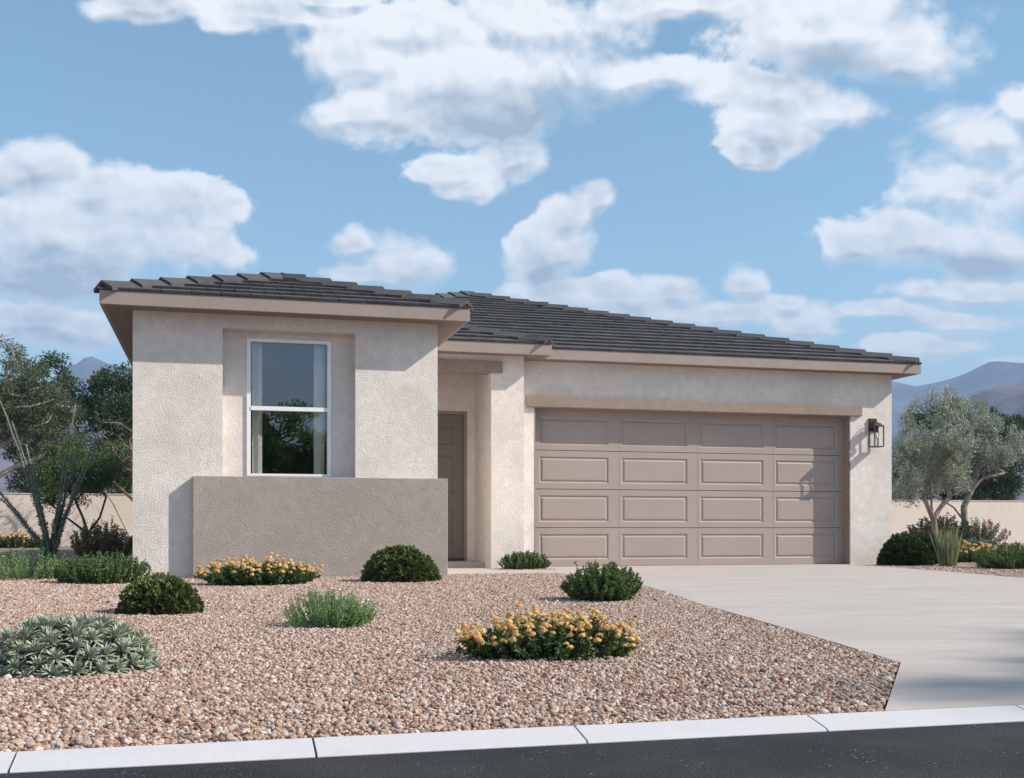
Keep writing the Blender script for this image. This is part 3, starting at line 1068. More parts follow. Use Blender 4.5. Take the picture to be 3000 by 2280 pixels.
def cap_run(roof, p0, p1, step=0.404, lift=0.082, name='hip_tile', start=0.05):
    p0 = Vector(p0); p1 = Vector(p1); d = (p1 - p0); L = d.length; x = d.normalized()
    yv = Vector((0, 0, 1)).cross(x).normalized(); z = x.cross(yv)
    s_ = start
    while s_ < L - 0.15:
        o_ = p0 + x * s_ + z * lift
        mx = Matrix(((x.x, yv.x, z.x, o_.x), (x.y, yv.y, z.y, o_.y), (x.z, yv.z, z.z, o_.z), (0, 0, 0, 1)))
        o = bpy.data.objects.new(name, CAP); o.matrix_local = Matrix.Translation((-4.5, -14.9, 0)) @ mx
        link(o, roof); s_ += step


def deck(roof_name, polys):
    m = MB()
    for p in polys: m.poly(p)
    return hp(m, roof_name, M['deck'])


EZT = FT - 0.020                       # roof plane height at the fascia line
# main roof
half = (FG_X1 - FG_X0) / 2; xc = (FG_X1 + FG_X0) / 2
zt = EZT + half * PITCH
BKE = BACK + 0.3
A = (FG_X0, FG_Y, EZT); Bc = (FG_X1, FG_Y, EZT); AP = (xc, FG_Y + half, zt); AP2 = (xc, BKE - half + 3.0, zt)
main = deck('main_roof', [[A, Bc, AP], [Bc, (FG_X1, BKE, EZT), AP2, AP], [(FG_X0, BKE, EZT), A, AP, AP2], [(FG_X1, BKE, EZT), (FG_X0, BKE, EZT), AP2]])
vm = half / CT


def skip_main(c):
    # covered by the bedroom block roof or porch roof
    zb = EZT + PITCH * min(c.x - FB_X0, FB_X1 - c.x)
    if FB_X0 < c.x < FB_X1 and zb > c.z - 0.02: return True
    if c.x < FB_X1 and c.x < 2.2 and c.y < FG_Y + 1.0: return True
    t_ = FP_X1 - c.x
    if t_ > 0 and c.y < FG_Y + min(t_, 2.0) - 0.25 and c.x > 1.5: return True
    return False


roof_face(main, A, (1, 0, 0), (0, 1, 0), FG_X1 - FG_X0, True, True, [], True, vm, skip=skip_main)
roof_face(main, (FG_X1, FG_Y, EZT), (0, 1, 0), (-1, 0, 0), BKE - FG_Y, True, False, [(0, 1, vm)], False, vm)
roof_face(main, (FG_X0, BKE, EZT), (0, -1, 0), (1, 0, 0), BKE - FG_Y, False, True, [(0, 1, vm)], False, vm)
cap_run(main, Bc, AP); cap_run(main, A, AP, start=3.15); cap_run(main, AP, AP2, 0.36, 0.05, 'ridge_tile', -0.05)
# bedroom block roof
hb = (FB_X1 - FB_X0) / 2; xb = (FB_X1 + FB_X0) / 2; zb_ = EZT + hb * PITCH
a = (FB_X0, FB_Y, EZT); b = (FB_X1, FB_Y, EZT); ap = (xb, FB_Y + hb, zb_)
yb2 = FG_Y + hb + 0.3
ap2 = (xb, yb2, zb_)
block = deck('bedroom_roof', [[a, b, ap], [b, (FB_X1, yb2, EZT), ap2, ap], [(FB_X0, FG_Y - 0.01, EZT), a, ap, (xb, FG_Y + hb - 0.01, zb_)]])
vb_ = hb / CT
roof_face(block, a, (1, 0, 0), (0, 1, 0), FB_X1 - FB_X0, True, True, [], True, vb_)
roof_face(block, (FB_X1, FB_Y, EZT), (0, 1, 0), (-1, 0, 0), yb2 - FB_Y - 0.2, True, False, [(0, 1, vb_)], False, vb_)
roof_face(block, (FB_X0, FG_Y, EZT), (0, -1, 0), (1, 0, 0), FG_Y - FB_Y, False, True, [(0, 1, vb_)], False, vb_)
cap_run(block, a, ap); cap_run(block, b, ap); cap_run(block, ap, ap2, 0.36, 0.05, 'ridge_tile', -0.08)
# porch roof
pw = 2.1
pa = (2.3, FP_Y, EZT); pb = (FP_X1, FP_Y, EZT)
pt = (FP_X1 - pw, FP_Y + pw, EZT + pw * PITCH)
porch = deck('porch_roof', [[pa, pb, pt], [pb, (FP_X1, FP_Y + 0.33, EZT), (FP_X1 - pw, FP_Y + pw + 0.1, EZT + pw * PITCH), pt]])
roof_face(porch, (2.3, FP_Y, EZT), (1, 0, 0), (0, 1, 0), FP_X1 - 2.3, False, True, [], True, pw / CT)
cap_run(porch, pb, pt)

# ------------------------------------------------------------------ low screen wall
m = MB(); m.box(-0.233, 2.527, 12.433, 12.530, -0.05, 1.09)
o = m.build('screen_wall', M['stucco_mid'], bevel=0.006)
tag(o, 'low grey-tan stucco screen wall in front of the bedroom window', 'wall')

# ------------------------------------------------------------------ wall lantern
lan = empty('wall_lantern', (9.50, 14.945, 1.75), 'dark bronze wall lantern with clear sides beside the garage door', 'lantern')


def lp(m, name, mat, **kw):
    m.v = [(x - 9.50, y - 14.945, z - 1.75) for x, y, z in m.v]
    return m.build(name, mat, lan, **kw)


lx0, lx1, ly0, ly1 = 9.425, 9.585, 14.742, 14.902
m = MB(); m.box(9.448, 9.576, 14.925, 14.944, 1.985, 2.180); lp(m, 'backplate', M['bronze'], bevel=0.003)
m = MB(); m.box(9.458, 9.566, 14.915, 14.925, 1.995, 2.170); lp(m, 'backplate', M['bronze'])
arm = [(9.505, 14.92, 2.085), (9.505, 14.90, 2.130), (9.505, 14.87, 2.152), (9.505, 14.845, 2.158), (9.505, 14.822, 2.150), (9.505, 14.822, 2.12)]
m = MB(); m.tube(arm, 0.007, 8); lp(m, 'arm', M['bronze'], smooth=True)
m = MB(); w = 0.006
for X in (lx0, lx1 - 0.012):
    for Y_ in (ly0, ly1 - 0.012): m.box(X, X + 0.014, Y_, Y_ + 0.014, 1.757, 2.048)
lp(m, 'corner_post', M['bronze'])
m = MB()
m.box(lx0, lx1, ly0, ly1, 1.742, 1.750)
m.box(lx0, lx1, ly0, ly0 + 0.012, 1.750, 1.757); m.box(lx0, lx1, ly1 - 0.012, ly1, 1.750, 1.757)
m.box(lx0, lx0 + 0.012, ly0 + 0.012, ly1 - 0.012, 1.750, 1.757); m.box(lx1 - 0.012, lx1, ly0 + 0.012, ly1 - 0.012, 1.750, 1.757)
lp(m, 'base_tray', M['bronze'])
m = MB(); cxl, cyl = (lx0 + lx1) / 2, (ly0 + ly1) / 2


def frus(m, r0, r1, z0, z1):
    b = len(m.v)
    for r_, z in ((r0, z0), (r1, z1)):
        m.v += [(cxl - r_, cyl - r_, z), (cxl + r_, cyl - r_, z), (cxl + r_, cyl + r_, z), (cxl - r_, cyl + r_, z)]
    m.f += [(b, b + 3, b + 2, b + 1), (b + 4, b + 5, b + 6, b + 7)] + [(b + i, b + (i + 1) % 4, b + 4 + (i + 1) % 4, b + 4 + i) for i in range(4)]


frus(m, 0.086, 0.086, 2.048, 2.056); frus(m, 0.086, 0.050, 2.0562, 2.083); frus(m, 0.050, 0.050, 2.0832, 2.092); frus(m, 0.047, 0.014, 2.0922, 2.112); frus(m, 0.014, 0.014, 2.1122, 2.122)
lp(m, 'hood', M['bronze'])
m = MB(); m.tube([(cxl, cyl, 2.048), (cxl, cyl, 1.960)], 0.013, 12); lp(m, 'bulb_socket', M['socket'], smooth=True)
m = MB(); m.tube([(cxl, cyl, z) for z in (1.960, 1.950, 1.925, 1.900, 1.880, 1.865, 1.855)], [0.011, 0.014, 0.021, 0.023, 0.018, 0.010, 0.003], 14); lp(m, 'bulb', M['bulb'], smooth=True)

# ------------------------------------------------------------------ perimeter wall
per = MB(); per.box(-16, 60, 38.0, 38.2, -0.05, 1.635)
o = per.build('perimeter_wall', M['fence']); tag(o, 'long cream stucco perimeter wall running behind the house', 'wall')
o = MB().box(-16, 60, 37.98, 38.22, 1.6355, 1.66).build('wall_cap', M['fence'], o)


# ------------------------------------------------------------------ plants
def unit(v): return v / np.maximum(np.linalg.norm(v, axis=1, keepdims=True), 1e-9)


def leaves(P, Dv, L, W, rng, fold=0.25, curl=0.0):
    """folded diamond leaves: base P, direction Dv, length L, width W -> V, F(tris)"""
    n = len(P); Dv = unit(Dv)
    rnd = unit(rng.normal(size=(n, 3)) + np.array([0, 0, 0.35]))
    S = unit(np.cross(Dv, rnd)); Nn = np.cross(S, Dv)
    Nn *= np.sign(Nn[:, 2:3] + 1e-6)
    L = np.broadcast_to(np.asarray(L, float), (n,))[:, None]; W = np.broadcast_to(np.asarray(W, float), (n,))[:, None]
    tip = P + Dv * L - Nn * curl * L
    mid = P + Dv * L * 0.5
    a = mid + S * W * 0.5 + Nn * W * fold; b = mid - S * W * 0.5 + Nn * W * fold
    V = np.stack([P, a, tip, b], 1).reshape(-1, 3)
    i = np.arange(n)[:, None] * 4
    F = np.stack([i + [0, 1, 2], i + [0, 2, 3]], 1).reshape(-1, 3)
    return V, F


def blades(P, Dv, L, W, rng, droop=0.3, seg=3):
    """curved tapering blades"""
    n = len(P); Dv = unit(Dv)
    S = unit(np.cross(Dv, unit(rng.normal(size=(n, 3)))))
    L = np.broadcast_to(np.asarray(L, float), (n,))[:, None]; W = np.broadcast_to(np.asarray(W, float), (n,))[:, None]
    rows_ = []
    for k in range(seg + 1):
        t_ = k / seg
        c = P + Dv * L * t_ - np.array([0, 0, 1.0]) * L * droop * t_ * t_
        wk = W * (0.55 + 0.9 * t_ - 1.45 * t_ ** 2) if k else W * 0.55
        rows_.append(c - S * wk * 0.5); rows_.append(c + S * wk * 0.5)
    V = np.stack(rows_, 1).reshape(-1, 3); m_ = 2 * (seg + 1)
    i = np.arange(n)[:, None] * m_
    F = np.concatenate([np.stack([i + [2 * k, 2 * k + 1, 2 * k + 3], i + [2 * k, 2 * k + 3, 2 * k + 2]], 1) for k in range(seg)], 1).reshape(-1, 3)
    return V, F


def leaf_obj(name, VF, mat, parent, rng, per=2, tint=None):
    V, F = VF
    nl = len(F) // per
    t_ = rng.random(nl) if tint is None else tint
    me = mesh_np(name, V, F, mat, np.repeat(np.clip(t_, 0, 1), per))
    return obj(name, me, parent)


def tubes_np(segs, k=5):
    """segs: list of (p0,p1,r0,r1)"""
    m = MB()
    for p0, p1, r0, r1 in segs: m.tube([p0, p1], [r0, r1], k, cap=False)
    return m


def dome_dirs(n, rng, zmin=0.0):
    d = rng.normal(size=(n, 3)); d[:, 2] = np.abs(d[:, 2]) + zmin
    return unit(d)


def boxwood(loc, W, H, n, label, seed, mat='box_leaf', lsz=0.022, name='boxwood_bush', depth=None, group='round clipped boxwood bushes', lumps=7):
    rng = np.random.default_rng(seed)
    root = empty(name, loc, label, 'bush', group)
    rx = W / 2; ry = (depth or W) / 2
    # lumpy dome: sprigs on and below the skin
    d = dome_dirs(n, rng, 0.0)
    lump = sum(0.055 * np.maximum(0, (d @ unit(rng.normal(size=(1, 3)) + [[0, 0, .6]])[0]) - 0.55) / 0.45 for _ in range(lumps))
    fine = 0.05 * np.sin(d[:, 0] * 14 + seed) * np.sin(d[:, 1] * 13 + 2) * np.sin(d[:, 2] * 15)
    rad = (0.92 + lump + fine) * rng.uniform(0.80, 1.03, n) ** 0.7
    P = d * rad[:, None] * np.array([rx, ry, H]) * 0.97
    # flatten the flanks slightly like a clipped shrub
    P[:, 2] = np.maximum(P[:, 2], 0.004)
    Vs, Fs, Ts = [], [], []; off = 0
    k = 7
    C = np.repeat(P, k, 0); dd = np.repeat(unit(d * [1, 1, .8] + [0, 0, .25]), k, 0)
    ang = unit(rng.normal(size=(n * k, 3))) * 0.85
    L = lsz * rng.uniform(0.7, 1.2, n * k)
    V, F = leaves(C + ang * lsz * 0.35, dd + ang, L, L * 0.62, rng, 0.2)
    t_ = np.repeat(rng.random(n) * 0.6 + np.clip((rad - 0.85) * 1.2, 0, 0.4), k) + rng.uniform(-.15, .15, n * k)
    leaf_obj('foliage', (V, F), M[mat], root, rng, 2, t_)
    # woody core
    segs = []
    for i in range(26):
        q = dome_dirs(1, rng)[0] * np.array([rx, ry, H]) * 0.8
        mid = q * 0.45 + rng.normal(0, 0.01, 3)
        segs += [((0, 0, -0.02), tuple(mid), 0.008, 0.006), (tuple(mid), tuple(q), 0.006, 0.002)]
    tubes_np(segs, 5).build('stem', M['bark_dark'], root)
    # dense inner leaves, dark tint puts the bush's inner shade into the colour
    d2 = dome_dirs(n // 2, rng); P2 = d2 * rng.uniform(0.45, 0.85, n // 2)[:, None] * np.array([rx, ry, H])
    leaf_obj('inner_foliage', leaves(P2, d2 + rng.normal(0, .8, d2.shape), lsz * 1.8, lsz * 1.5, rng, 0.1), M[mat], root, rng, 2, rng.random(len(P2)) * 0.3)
    return root


def shoot_shrub(loc, W, H, ns, nl, label, seed, mat, lsz, lasp=0.45, name='leafy_shrub', group=None, cat='shrub', lean=0.75, buds=0, budmat='bud', budsz=0.008, depth=None, stemmat='twig', droop=0.0, low=0.12, cluster=1, dense_base=True):
    """many shoots rising from the base, leaves along each"""
    rng = np.random.default_rng(seed)
    root = empty(name, loc, label, cat, group)
    rx, ry = W / 2, (depth or W) / 2
    a = rng.uniform(0, 2 * math.pi, ns); r_ = np.sqrt(rng.random(ns))
    tipx = np.cos(a) * r_ * rx; tipy = np.sin(a) * r_ * ry
    tz = H * np.sqrt(np.clip(1.0 - (r_ * 0.92) ** 2.4, 0.06, 1)) * rng.uniform(0.66, 1.02, ns) * np.where(rng.random(ns) < 0.08, 1.16, 1.0)
    base = np.column_stack([tipx * (1 - lean), tipy * (1 - lean), np.full(ns, -0.015)])
    tip = np.column_stack([tipx, tipy, tz])
    ctrl = base * 0.5 + tip * 0.5 + np.column_stack([tipx * 0.22, tipy * 0.22, -0.05 * tz]) + rng.normal(0, 0.03 * W, (ns, 3))
    segs = []; PP, DD, TT_ = [], [], []
    for i in range(ns):
        pts = []
        for t_ in (0, .35, .7, 1.0): pts.append(base[i] * (1 - t_) ** 2 + 2 * ctrl[i] * t_ * (1 - t_) + tip[i] * t_ ** 2)
        for k in range(3): segs.append((pts[k], pts[k + 1], 0.0035 * (1 - k * .25), 0.0035 * (0.75 - k * .25) + 0.0004))
        tt = rng.uniform(low, 1.0, nl) ** 0.8
        q = base[i] * ((1 - tt) ** 2)[:, None] + 2 * ctrl[i] * (tt * (1 - tt))[:, None] + tip[i] * (tt ** 2)[:, None]
        tan = unit(2 * (ctrl[i] - base[i]) * (1 - tt)[:, None] + 2 * (tip[i] - ctrl[i]) * tt[:, None])
        side = unit(rng.normal(size=(nl, 3)))
        PP.append(q); DD.append(tan * 0.55 + side * 0.9 + np.array([0, 0, -droop])); TT_.append(tt)
    P = np.concatenate(PP); D = np.concatenate(DD); tt = np.concatenate(TT_)
    P[:, 2] = np.maximum(P[:, 2], 0.002)
    L = lsz * rng.uniform(0.6, 1.2, len(P)) * (1.1 - 0.35 * tt)
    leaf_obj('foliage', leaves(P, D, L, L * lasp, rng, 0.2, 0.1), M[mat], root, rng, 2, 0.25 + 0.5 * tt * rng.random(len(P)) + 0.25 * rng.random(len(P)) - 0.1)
    tubes_np(segs, 4).build('stem', M[stemmat], root)
    if buds:
        idx = rng.choice(ns, min(buds, ns * 3), replace=True)
        tq = rng.uniform(0.6, 1.0, len(idx))
        Q = base[idx] * ((1 - tq) ** 2)[:, None] + 2 * ctrl[idx] * (tq * (1 - tq))[:, None] + tip[idx] * (tq ** 2)[:, None] + rng.normal(0, lsz * 0.5, (len(idx), 3))
        V, F = [], []
        oc = np.array([(1, 0, 0), (-1, 0, 0), (0, 1, 0), (0, -1, 0), (0, 0, 1), (0, 0, -1)], float)
        fo = np.array([(0, 2, 4), (2, 1, 4), (1, 3, 4), (3, 0, 4), (2, 0, 5), (1, 2, 5), (3, 1, 5), (0, 3, 5)])
        for i, q in enumerate(Q):
            V.append(q + oc * budsz * rng.uniform(.6, 1.1)); F.append(fo + 6 * i)
        V = np.concatenate(V); F = np.concatenate(F)
        me = mesh_np('flower_buds', V, F, M[budmat], np.repeat(rng.random(len(Q)), 8)); obj('flower_buds', me, root)
    return root, tip


def flower_mesh(seed, k=16):
    """lantana head: a dome of small florets"""
    rng = np.random.default_rng(seed)
    V, F, T = [], [], []; n = 0
    for i in range(k):
        z = 1 - (i + .5) / k * 1.05; a = i * 2.399963
        r_ = math.sqrt(max(0, 1 - z * z)); d = np.array([r_ * math.cos(a), r_ * math.sin(a), z * 0.7 + 0.1]); d /= np.linalg.norm(d)
        c = d * np.array([0.42, 0.42, 0.30])
        s = np.cross(d, [0.3, 0.2, 0.9]); s /= np.linalg.norm(s); t_ = np.cross(d, s)
        sz = rng.uniform(0.13, 0.19)
        ctr = c + d * 0.03
        ring = [c + (s * math.cos(q) + t_ * math.sin(q)) * sz + d * 0.09 * (1 if j % 2 else -0.3) for j, q in enumerate(np.linspace(0, 2 * math.pi, 8, endpoint=False))]
        V += [ctr] + ring
        for j in range(8): F.append((n, n + 1 + j, n + 1 + (j + 1) % 8)); T.append(min(1, max(0, 0.95 - 0.7 * (1 - z) + rng.uniform(-.15, .15) + (seed - 1.5) * 0.22)))
        n += 9
    return mesh_np('flower_head', V, F, M['petal'], T)


FLW = [flower_mesh(i) for i in range(4)]


def lantana(loc, W, Dp, H, ns, nf, label, seed, fs=0.036, hf=None, group='orange flowering lantana plants', lsz=0.030):
    rng = np.random.default_rng(seed)
    root, tip = shoot_shrub(loc, W, H, ns, 44, label, seed, 'lant_leaf', lsz, 0.62, 'lantana', group, 'flowering shrub', 0.8, 0, depth=Dp, low=0.05)
    order = np.argsort(tip[:, 1] * 0.25 + rng.normal(0, Dp * 0.5, len(tip)))[:nf]
    for k, i in enumerate(order):
        o = bpy.data.objects.new('flower_head', FLW[k % 4])
        o.location = tip[i] + rng.normal(0, 0.012, 3) * [1, 1, .6] + [0, 0, fs * .25 + abs(rng.normal(0, H * .13))]
        s_ = fs * rng.uniform(0.75, 1.15); o.scale = (s_, s_, s_)
        o.rotation_euler = (rng.normal(0.25, 0.3), rng.normal(0, 0.3), rng.uniform(0, 6.28))
        link(o, root)
    return root


def rosette_mesh(seed, n=34, mat='agave_leaf'):
    rng = np.random.default_rng(seed)
    el = np.linspace(0.05, 1.35, n) + rng.normal(0, .06, n); az = np.arange(n) * 2.4 + rng.normal(0, .15, n)
    D = np.column_stack([np.cos(az) * np.cos(el), np.sin(az) * np.cos(el), np.sin(el)])
    S = unit(np.cross(D, np.tile([0, 0, 1.0], (n, 1)))); U = np.cross(S, D)
    L = rng.uniform(0.8, 1.1, n) * (1.0 - 0.25 * (el / 1.4)); W = 0.17 * np.ones(n)
    V, F, T = [], [], []
    for i in range(n):
        b = len(V); base = np.array([0, 0, 0.12 * math.sin(el[i])])
        for t_, w in ((0, .5), (.35, 1.0), (.7, .72), (1.0, 0.0)):
            c = base + D[i] * L[i] * t_ + U[i] * 0.10 * L[i] * (t_ * t_ - t_)*-1 - np.array([0, 0, 0.10 * t_ ** 2 * math.cos(el[i])])
            if w: V += [c - S[i] * W[i] * w * .5 + U[i] * .03 * w, c - U[i] * 0.02 * w, c + S[i] * W[i] * w * .5 + U[i] * .03 * w]
            else: V.append(c)
        for k in range(2):
            for j in range(2):
                p, q = b + k * 3 + j, b + k * 3 + j + 1
                F += [(p, q, q + 3), (p, q + 3, p + 3)]; T += [rng.random() * .5 + .25] * 2
        F += [(b + 6, b + 7, b + 9), (b + 7, b + 8, b + 9)]; T += [0.9, 0.9]
    return mesh_np('rosette', V, F, M[mat], T)


def agave_mound(loc, W, Dp, H, n, rs, label, seed, mat='agave_leaf', group='grey green succulent mounds'):
    rng = np.random.default_rng(seed)
    root = empty('succulent_mound', loc, label, 'succulent', group)
    meshes = [rosette_mesh(seed + k, 34, mat) for k in range(4)]
    pts = []
    tries = 0
    while len(pts) < n and tries < 20000:
        tries += 1
        d = dome_dirs(1, rng)[0]; p = d * np.array([W / 2, Dp / 2, H]) * 0.86
        if p[2] < 0.0: continue
        if all(np.linalg.norm((p - q)) > rs * 0.80 for q in pts): pts.append(p)
    for k, p in enumerate(pts):
        o = bpy.data.objects.new('rosette', meshes[k % 4])
        nrm = Vector((p[0] / (W / 2) ** 2, p[1] / (Dp / 2) ** 2, p[2] / H ** 2 + 0.6 / H)).normalized()
        o.rotation_mode = 'QUATERNION'
        q = nrm.to_track_quat('Z', 'Y')
        from mathutils import Quaternion
        o.rotation_quaternion = q @ Quaternion((0, 0, 1), rng.uniform(0, 6.28))
        o.location = p; s_ = rs * rng.uniform(0.85, 1.15); o.scale = (s_, s_, s_)
        link(o, root)
    segs = [((0, 0, -0.02), tuple(p * 0.95), 0.007, 0.006) for p in pts]
    tubes_np(segs, 5).build('stem', M['twig'], root)
    # shaded undergrowth of old leaves
    d2 = dome_dirs(900, rng); P2 = d2 * rng.uniform(0.3, 0.75, 900)[:, None] * np.array([W / 2, Dp / 2, H])
    leaf_obj('old_leaves', leaves(P2, d2 + rng.normal(0, .5, d2.shape), rs * 0.7, rs * 0.16, rng), M[mat], root, rng, 2, np.zeros(900))
    return root


def grass_clump(loc, W, H, n, label, seed):
    rng = np.random.default_rng(seed)
    root = empty('grass_clump', loc, label, 'grass')
    a = rng.uniform(0, 6.28, n); r_ = np.sqrt(rng.random(n)) * W * 0.28
    P = np.column_stack([np.cos(a) * r_, np.sin(a) * r_, np.full(n, -0.01)])
    D = np.column_stack([np.cos(a) * 0.18 * rng.random(n), np.sin(a) * 0.18 * rng.random(n), np.ones(n)]) + rng.normal(0, .07, (n, 3))
    L = H * rng.uniform(0.35, 1.08, n)
    V, F = blades(P, D, L, 0.014, rng, 0.06, 4)
    leaf_obj('blades', (V, F), M['grass'], root, rng, 8)
    # a few thick flower stalks
    for i in range(9):
        m = MB(); t_ = rng.normal(0, W * .3, 2); m.tube([(t_[0] * .3, t_[1] * .3, 0), (t_[0], t_[1], H * rng.uniform(.8, 1.05))], [0.0045, 0.002], 5); m.build('stalk', M['grass'], root)
    return root


def grow_tree(loc, trunk, blobs, ncl, leaf, label, seed, name, mat, barkm, group=None, cl_r=0.22, cl_n=90, r0=0.09, lsz=0.05, lasp=0.3, droop=0.0, wig=0.18, cat='tree', gap=0.35, expo=2.3, tipr=0.004, flat=0.8, sway=0.6):
    """trunk: polyline points; blobs: crown lobes (x,y,z,rx,ry,rz); limbs reach every leaf clump"""
    rng = np.random.default_rng(seed)
    root = empty(name, loc, label, cat, group)
    # clump centres
    vol = np.array([b[3] * b[4] * b[5] for b in blobs]); pr = vol / vol.sum(); C = []
    ph = rng.uniform(0, 6.28, 6)
    while len(C) < ncl:
        b = blobs[rng.choice(len(blobs), p=pr)]
        d = unit(rng.normal(size=(1, 3)))[0] * rng.random() ** 0.33
        p = np.array(b[:3]) + d * np.array(b[3:6])
        s_ = (math.sin(p[0] / cl_r * 0.8 + ph[0]) + math.sin(p[1] / cl_r * 0.8 + ph[1]) + math.sin(p[2] / cl_r * 0.8 + ph[2])) / 3
        if s_ > gap - 0.75 + rng.uniform(-.35, .35): C.append(p)
    C = np.array(C)
    N_ = [np.array(p, float) for p in trunk[0]]; par = [-1] + list(range(len(trunk[0]) - 1))
    for t_ in trunk[1:]:                      # extra limbs, each starting at node index
        st = t_[0]; prev = st
        for p in t_[1:]: N_.append(np.array(p, float)); par.append(prev); prev = len(N_) - 1
    nfix = len(N_)
    order = np.argsort(np.linalg.norm(C - N_[len(trunk[0]) - 1], axis=1))
    leafnodes = []
    arr = list(N_)
    for ci in order:
        c = C[ci]; A_ = np.array(arr)
        dist = np.linalg.norm(A_ - c, axis=1) + 0.5 * np.maximum(0, A_[:, 2] - c[2] + 0.05) * 2
        dist[:max(1, len(trunk[0]) // 2)] += 1.0 * np.max(np.abs(c)) * 0.3
        j = int(np.argmin(dist)); d = c - A_[j]; L = np.linalg.norm(d); k = max(1, int(L / (cl_r * 0.9))); prev = j
        bend = rng.normal(0, wig * L * 0.5, 3); bend[2] = abs(bend[2]) * sway
        for q in range(1, k + 1):
            t_ = q / k
            p = A_[j] + d * t_ + bend * math.sin(math.pi * t_) * (1 if k > 1 else 0) + rng.normal(0, 0.02 * L, 3) * (q < k)
            arr.append(p); par.append(prev); prev = len(arr) - 1
        leafnodes.append(prev)
    n = len(arr); w = np.zeros(n)
    for l in leafnodes: w[l] += 1
    rad = np.zeros(n)
    acc = np.zeros(n); acc[leafnodes] = 1
    for i in range(n - 1, 0, -1): acc[par[i]] += acc[i] if par[i] >= 0 else 0
    # trunk nodes may have parents later than children: accumulate safely
    mx = acc.max()
    rad = tipr + (r0 - tipr) * (acc / mx) ** (1 / expo)
    if True:
        base_r = rad[0]
    m = MB(); fine = MB()
    for i in range(1, n):
        p = par[i]
        ra, rb = rad[p], rad[i]
        ra = min(ra, rb * 1.35 + 0.002)
        (m if rb > r0 * 0.22 else fine).tube([arr[p], arr[i]], [ra, rb], 8 if rb > r0 * .3 else 4, cap=False)
    if m.v: m.build('trunk', M[barkm], root, smooth=True)
    if fine.v: fine.build('branches', M[barkm], root)
    # leaves
    PP = np.repeat(C, cl_n, 0); nn = len(PP)
    g = rng.normal(size=(nn, 3)); g = unit(g) * (rng.random((nn, 1)) ** 0.45) * np.array([1, 1, flat]) * cl_r * np.repeat(rng.uniform(0.7, 1.25, len(C)), cl_n)[:, None]
    P = PP + g
    D = unit(g) * 0.8 + rng.normal(0, .55, (nn, 3)) + np.array([0, 0, 0.25 - droop])
    L = lsz * rng.uniform(.6, 1.25, nn)
    t_ = np.repeat(rng.random(len(C)) * .35, cl_n) + rng.random(nn) * .45 + np.clip(g[:, 2] / cl_r, -1, 1) * .12 + .1
    leaf_obj('crown', leaves(P, D, L, L * lasp, rng, .15, droop * .3), M[mat], root, rng, 2, t_)
    return root


# front yard
agave_mound((-0.53, 4.55, GZ), 0.67, 0.62, 0.205, 88, 0.066, 'grey-green succulent mound of spiky rosettes nearest the kerb on the left', 3)
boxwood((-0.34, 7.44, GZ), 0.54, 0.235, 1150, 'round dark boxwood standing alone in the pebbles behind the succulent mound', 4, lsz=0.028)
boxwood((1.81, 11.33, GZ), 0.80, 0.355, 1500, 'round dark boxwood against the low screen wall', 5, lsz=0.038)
shoot_shrub((0.60, 6.20, GZ), 0.54, 0.215, 150, 120, 'light green feathery shrub alone in the middle of the pebbles', 6, 'rose_leaf', 0.019, 0.26, 'feathery_shrub', 'light green feathery shrubs', lean=0.55, buds=90, budsz=0.0028)
lantana((1.33, 4.47, GZ), 0.80, 0.48, 0.17, 250, 200, 'orange lantana spreading over the pebbles in the foreground', 7, 0.031, lsz=0.028)
lantana((0.39, 10.93, GZ), 1.20, 0.60, 0.235, 250, 190, 'orange lantana at the foot of the low screen wall', 8, 0.043, lsz=0.038)
shoot_shrub((2.79, 7.93, GZ), 0.64, 0.30, 210, 110, 'dark green leafy shrub at the bend of the driveway edge', 9, 'privet_leaf', 0.026, 0.55, 'leafy_shrub', 'dark green leafy shrubs', lean=0.72, buds=40, budsz=0.004)
shoot_shrub((3.93, 14.28, GZ), 0.72, 0.265, 150, 90, 'small dark green shrub in front of the porch column beside the garage door', 10, 'privet_leaf', 0.032, 0.5, 'leafy_shrub', 'dark green leafy shrubs', lean=0.6, depth=0.45, buds=20, budsz=0.005)
# left group
shoot_shrub((-2.02, 12.95, GZ), 1.25, 0.385, 190, 85, 'pale green feathery shrub dotted with yellow buds at the left edge', 12, 'rose_leaf', 0.030, 0.2, 'feathery_shrub', 'light green feathery shrubs', lean=0.5, buds=260, budsz=0.0075)
shoot_shrub((-1.06, 11.75, GZ), 0.92, 0.335, 170, 80, 'dark green leafy shrub at the left corner of the house', 13, 'privet_leaf', 0.034, 0.5, 'leafy_shrub', 'dark green leafy shrubs', lean=0.5, buds=60, budsz=0.006)
shoot_shrub((-1.95, 21.2, GZ), 1.18, 0.72, 130, 70, 'dark red-brown shrub behind the green shrubs left of the house', 14, 'red_leaf', 0.055, 0.5, 'red_brown_shrub', lean=0.6, stemmat='bark_dark')


